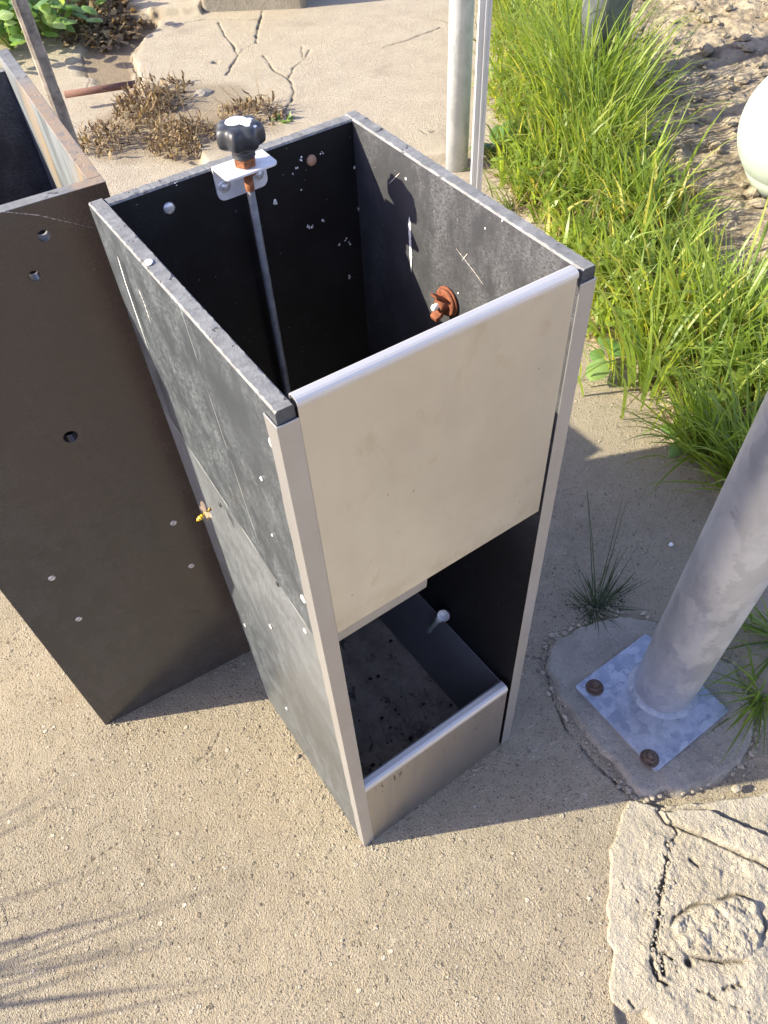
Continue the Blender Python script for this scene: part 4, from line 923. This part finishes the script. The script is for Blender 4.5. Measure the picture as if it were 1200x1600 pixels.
# crinkled broad leaf plant by the panel
def broad(name, c, n, L, wd, label, cat, pitch=(.1, .8), tone=(.2, .8), h=.03, spread=.02, mat_=None, group=None, seg=7, stem=False):
    B = Blades()
    for k in range(n):
        a = k * 2.4 + R.uniform(-.3, .3); r_ = R.uniform(0, spread)
        zl = c[2] + R.uniform(.3, 1) * h; ts = math.atan2(r_, max(.004, zl - c[2])); B.blade((c[0], c[1], c[2]), a, ts, math.hypot(r_, zl - c[2]) * 1.04, .0016, R.uniform(*tone), 4, 0)
        B.leaf((c[0] + r_ * math.cos(a), c[1] + r_ * math.sin(a), zl), a, R.uniform(*pitch), L * R.uniform(.6, 1.1), wd * R.uniform(.7, 1.1), R.uniform(*tone), R.uniform(.5, 1.4), seg)
    o = B.build(name, mat_ or M['broad'], None, tuple(c)); return tag(o, label, cat, group)
c = G(925, 590, .03); B = Blades(); B.leaf(G(945, 560, .05), math.atan2(*(G(915, 606, .03) - G(945, 560, .05))[[1, 0]]), .1, .085, .030, .75, .7, 12); B.leaf(G(955, 555, .05), .3, .3, .07, .026, .4, .8, 8); B.leaf(G(965, 545, .05), 1.6, .3, .07, .026, .3, .8, 8); B.leaf(G(940, 545, .05), 3.4, .2, .05, .02, .4, .8, 8)
tag(B.build('leafy_weed', M['broad'], None, tuple(c)), 'weed with one big crinkled bright green leaf beside the right trim of the feeder', 'weed')
broad('leafy_weed', G(765, 690 - 0) if False else G(1065, 690), 5, .06, .02, 'small weed with dark green leaves at the corner of the sunlit concrete patch', 'weed', h=.03)
broad('leafy_weed', G(772, 245), 12, .09, .03, 'dark leaved weed at the foot of the slim round pole', 'weed', h=.06, tone=(0, .3))
broad('leafy_weed', G(446, 200), 16, .045, .013, 'tiny fresh green sprout growing out of the cracked slab', 'weed', pitch=(.5, 1.4), tone=(.6, 1), h=.03)
for k, (px, py, n, s_) in enumerate([(20, 78, 80, 1.0), (80, 60, 70, 1.0), (-20, 50, 70, 1.2), (55, 20, 60, 1.3)]):
    lab = ['leafy weed clump at the top left beside the grey-brown post', 'leafy weed clump right of the grey-brown post near the dead leaves', 'leafy weed clump in the top left corner', 'leafy weed clump at the very top left behind the post'][k]
    broad('leafy_weed', G(px, py), int(n * 1.2), .105 * s_, .038 * s_, lab, 'weed', pitch=(-.2, 1.2), h=.24, spread=.30, tone=(.3, 1))
# dried weeds: crinkled brown strips
def dried(c, n, rad, h, label, seed):
    q = random.Random(seed); B = Blades()
    for k in range(n):
        a = q.uniform(0, 6.28); r_ = rad * math.sqrt(q.random()); z = h * q.random() * max(.15, 1 - r_ / rad)
        B.leaf((c[0] + r_ * math.cos(a), c[1] + r_ * math.sin(a), .025 + .9 * z), q.uniform(0, 6.28), q.uniform(-.9, .9), q.uniform(.015, .055), q.uniform(.0015, .0065), q.random() ** 1.4, q.uniform(-3.5, 4.5), 5, q.uniform(-.5, .5))
    for k in range(int(n * .16)):
        a = q.uniform(0, 6.28); B.blade((c[0] + q.gauss(0, rad * .3), c[1] + q.gauss(0, rad * .3), .02), a, q.uniform(.7, 1.4), rad * q.uniform(.5, 1.7), .0016, q.uniform(.3, .9), 7, q.uniform(.1, 1.2))
    tag(B.build('dried_weed', M['dry'], None, (c[0], c[1], 0)), label, 'dried weed', 'dried weeds lying on the slab')
dried(G(236, 178), 520, .145, .16, 'largest dried brown weed clump touching the rusty bar', 1)
dried(G(285, 226), 420, .15, .12, 'dried brown weed clump lying between the rusty bar and the black knob', 2)
dried(G(168, 225), 230, .13, .05, 'flat pale brown dried weed clump next to the left box', 3)
dried(G(395, 192), 330, .14, .10, 'dried brown weed clump right behind the black knob', 4)
dried(G(275, 148), 90, .07, .08, 'small dried weed tuft at the edge of the cracked slab', 5)
# leaf litter, top left
q = random.Random(9); B = Blades(); lit = P2([(95, 70), (130, -40), (235, -40), (205, 20), (236, 40), (205, 70), (165, 82), (130, 76)]); la = np.array(lit)
k = 0
while k < 1500:
    x = q.uniform(la[:, 0].min(), la[:, 0].max()); y = q.uniform(la[:, 1].min(), la[:, 1].max()); d_ = float(sdf(np.array([x]), np.array([y]), lit)[0]) + q.uniform(-.08, .02)
    if d_ < 0: continue
    big_ = q.random() < .12
    B.leaf((x, y, .015 + .05 * q.random() * min(1, d_ / .15)), q.uniform(0, 6.28), q.uniform(-.6, .7), q.uniform(.02, .045) * (2 if big_ else 1), q.uniform(.006, .016) * (1.8 if big_ else 1), q.random() ** 1.3, q.uniform(-1.5, 2.5), 4, q.uniform(-.4, .4)); k += 1
tag(B.build('leaf_litter', M['dry']), 'dead brown leaves piled on the earth at the top left', 'dead leaves', kind='stuff')
# loose stones and clods
def stones(name, n, fn, smin, smax, mat_, label, cat, seed, flat=.7):
    q = random.Random(seed); mb = MB(); k = 0
    ico = bmesh.new(); bmesh.ops.create_icosphere(ico, subdivisions=1, radius=1); iv = [v.co.copy() for v in ico.verts]; ico.verts.index_update(); fi = [tuple(v.index for v in f.verts) for f in ico.faces]; ico.free()
    while k < n:
        p_ = fn(q)
        if p_ is None: continue
        s_ = smin + (smax - smin) * q.random() ** 3; sx_, sy_, sz_ = s_ * q.uniform(.7, 1.3), s_ * q.uniform(.7, 1.3), s_ * flat * q.uniform(.6, 1.2); rot = Euler((q.random() * 6, q.random() * 6, q.random() * 6)).to_matrix()
        vs = []
        for v in iv: u = rot @ (v * q.uniform(.8, 1.15)); vs.append((p_[0] + u.x * sx_, p_[1] + u.y * sy_, p_[2] + u.z * sz_))
        mb.add(vs, fi, 0, False); k += 1
    return tag(mb.build(name, mat_), label, cat, kind='stuff')
M['stone'] = m_simple('loose_stone', (.34, .29, .21), .9, var=.35, sc=25, bump=.5)
def on_soil(q):
    x = q.uniform(1.1, 4.2); y = q.uniform(-.2, 2.9); d_ = float(sdf(np.array([x]), np.array([y]), bank)[0])
    if d_ < .28: return None
    return (x, y, .02 + .10 * float(sstep(.25, 1.3, np.array([d_]))[0]) + .012)
stones('soil_clods', 1500, on_soil, .004, .030, M['soil'], 'dry clods and crumbs lying on the soil bank', 'soil clods', 11)
def on_conc(q):
    x = q.uniform(-.6, 1.1); y = q.uniform(-.6, .9); return (x, y, .0005)
stones('grit', 900, on_conc, .0005, .0026, M['stone'], 'loose grit scattered over the concrete', 'grit', 12, .6)
def brk_crack(q):
    L_ = [(1048, 1318), (1043, 1345), (1038, 1372), (1034, 1398), (1031, 1430), (1026, 1462), (1026, 1485), (1040, 1510)]; i = q.randrange(len(L_) - 1); t = q.random(); px = L_[i][0] + (L_[i + 1][0] - L_[i][0]) * t + q.gauss(0, 9); py = L_[i][1] + (L_[i + 1][1] - L_[i][1]) * t + q.gauss(0, 6)
    c = G(px, py, .006); return (c[0], c[1], .005)
stones('rubble_crumbs', 260, brk_crack, .0006, .0042, M['broken'], 'rough crumbs filling the long crack of the broken concrete', 'rubble', 14, .7)
def foot_edge(q):
    i = q.randrange(len(foot)); a, b_ = foot[i], foot[(i + 1) % len(foot)]; t = q.random(); return (a[0] + (b_[0] - a[0]) * t + q.gauss(0, .006), a[1] + (b_[1] - a[1]) * t + q.gauss(0, .006), .002)
stones('rubble_crumbs', 420, foot_edge, .0008, .006, M['stone'], 'small rubble crumbs round the edge of the footing', 'rubble', 13, .6)
def base_grit(q):
    L_ = [((0, 0), (.305, 0), (0, -1)), ((0, 0), (0, .33), (-1, 0)), ((-.279, .4705), (.0, .447), (-.08, -1)), ((.3, 0), (.3, .35), (1, 0))]; a, b_, n_ = L_[q.randrange(4)]; t = q.random(); d_ = abs(q.gauss(.001, .012))
    return (a[0] + (b_[0] - a[0]) * t + n_[0] * d_, a[1] + (b_[1] - a[1]) * t + n_[1] * d_, .001)
stones('grit', 520, base_grit, .0005, .0030, M['stone'], 'fine grit gathered along the feet of the two boxes', 'grit', 15, .6)
c = G(1132, 1241, .012); b = MB()
def one_stone(px, py, s_, label, seed, name='stone', mat_=None):
    q = random.Random(seed); c = G(px, py, s_ * .5); bm = bmesh.new(); bmesh.ops.create_icosphere(bm, subdivisions=2, radius=1)
    for v in bm.verts: v.co = Vector((v.co.x * s_, v.co.y * s_ * .8, v.co.z * s_ * .6)) * q.uniform(.85, 1.12)
    me = bpy.data.meshes.new(name); bm.to_mesh(me); bm.free(); me.materials.append(mat_ or M['stone']); o = bpy.data.objects.new(name, me); o.location = c; link(o); tag(o, label, 'stone')
one_stone(1150, 1232, .009, 'small pale pebble beside the footing at the edge of the shadow', 1); one_stone(1048, 851, .006, 'tiny white chip lying in the shade behind the footing', 2, mat_=M['white'])
one_stone(318, 150, .045, 'flat broken piece of concrete on the cracked slab', 3, 'concrete_chunk', M['footing']); one_stone(464, 1182, .005, 'small stone near the bottom corner of the feeder', 4)
# off-frame grass clump whose shadow falls across the lower left corner
for k, (x, y) in enumerate([(-1.36, .56), (-1.33, .44)]):
    tuft('grass_tuft', (x, y, 0), 60, .56, .0058, .26, ['grass clump outside the lower left corner, the one nearer the boxes', 'grass clump outside the lower left corner, the one nearer the camera'][k], 'grass tuft', az=None, spread=.03, droop=(.2, .8), group='grass clumps outside the lower left')

# ------------------------------------------------------------------ the wasp
wp = tag(empty('wasp', tuple(PL(0, -.022, 320, 803))), 'yellow and black striped wasp flying close to the left side of the feeder', 'wasp')
s_ = NT('wasp_body'); x_, y_, z_ = s_.sep(); band = s_.math('SINE', s_.math('MULTIPLY', x_, 2600)); abd = s_.math('LESS_THAN', x_, -.0005)
c_ = s_.mix(s_.math('MULTIPLY', s_.math('GREATER_THAN', band, .45), 1), (.85, .52, .02), (.02, .015, .01)); c_ = s_.mix(abd, s_.mix(s_.math('GREATER_THAN', s_.noise(700, 1), .52), (.03, .02, .01), (.65, .38, .03)), c_)
wm = s_.set(Base_Color=c_, Roughness=.35)
b = MB(); prof = [(.0001, -.0102), (.0009, -.0094), (.0018, -.0078), (.0023, -.0058), (.0022, -.0038), (.0015, -.0020), (.0004, -.0010), (.0009, -.0002), (.0018, .0010), (.0021, .0025), (.0016, .0042), (.0007, .0048), (.0013, .0053), (.0017, .0062), (.0012, .0072), (.0002, .0076)]
b.lathe([(r, z) for r, z in prof], (0, 0, 0), (1, 0, 0), 18); wb = b.build('body', wm, wp)
wg = m_simple('wasp_wing', (.45, .32, .20), .3); wg.node_tree.nodes['Principled BSDF'].inputs['Alpha'].default_value = .45
for sg in (-1, 1):
    for (L, wd, a) in ((.0105, .0018, .25), (.0075, .0014, -.15)):
        b = MB(); pts = []
        for k in range(9): t = k / 8; pts.append((t * L, wd * math.sin(math.pi * t) ** .6 + .0002))
        up = [(x * math.sin(a) + .0022 + y * .0, sg * (x * math.cos(a)), .0018 + x * .25) for x, y in pts]
        vs = [(u[0] + y[1], u[1], u[2]) for u, y in zip(up, pts)] + [(u[0] - y[1], u[1], u[2]) for u, y in zip(up, pts)]
        b.add(vs, [(i, i + 1, 10 + i, 9 + i) for i in range(8)], 0, True); b.build('wing', wg, wp)
    for k in range(3):
        b = MB(); x0 = .0005 + .0014 * k; b.tube([(x0, sg * .0012, -.001), (x0 - .001, sg * .0034, -.0012), (x0 - .0028, sg * .0042, -.0042), (x0 - .0045, sg * .004, -.0062)], [.0003, .00026, .0002, .00012], 6); b.build('leg', wm, wp)
    b = MB(); b.tube([(.0072, sg * .0005, .0005), (.0092, sg * .0016, .0016), (.0108, sg * .0026, .0008)], [.00022, .0002, .00016], 6); b.build('antenna', wm, wp)
wp.rotation_euler = (.2, -.45, R_(-5)); wp.scale = (1.25,) * 3
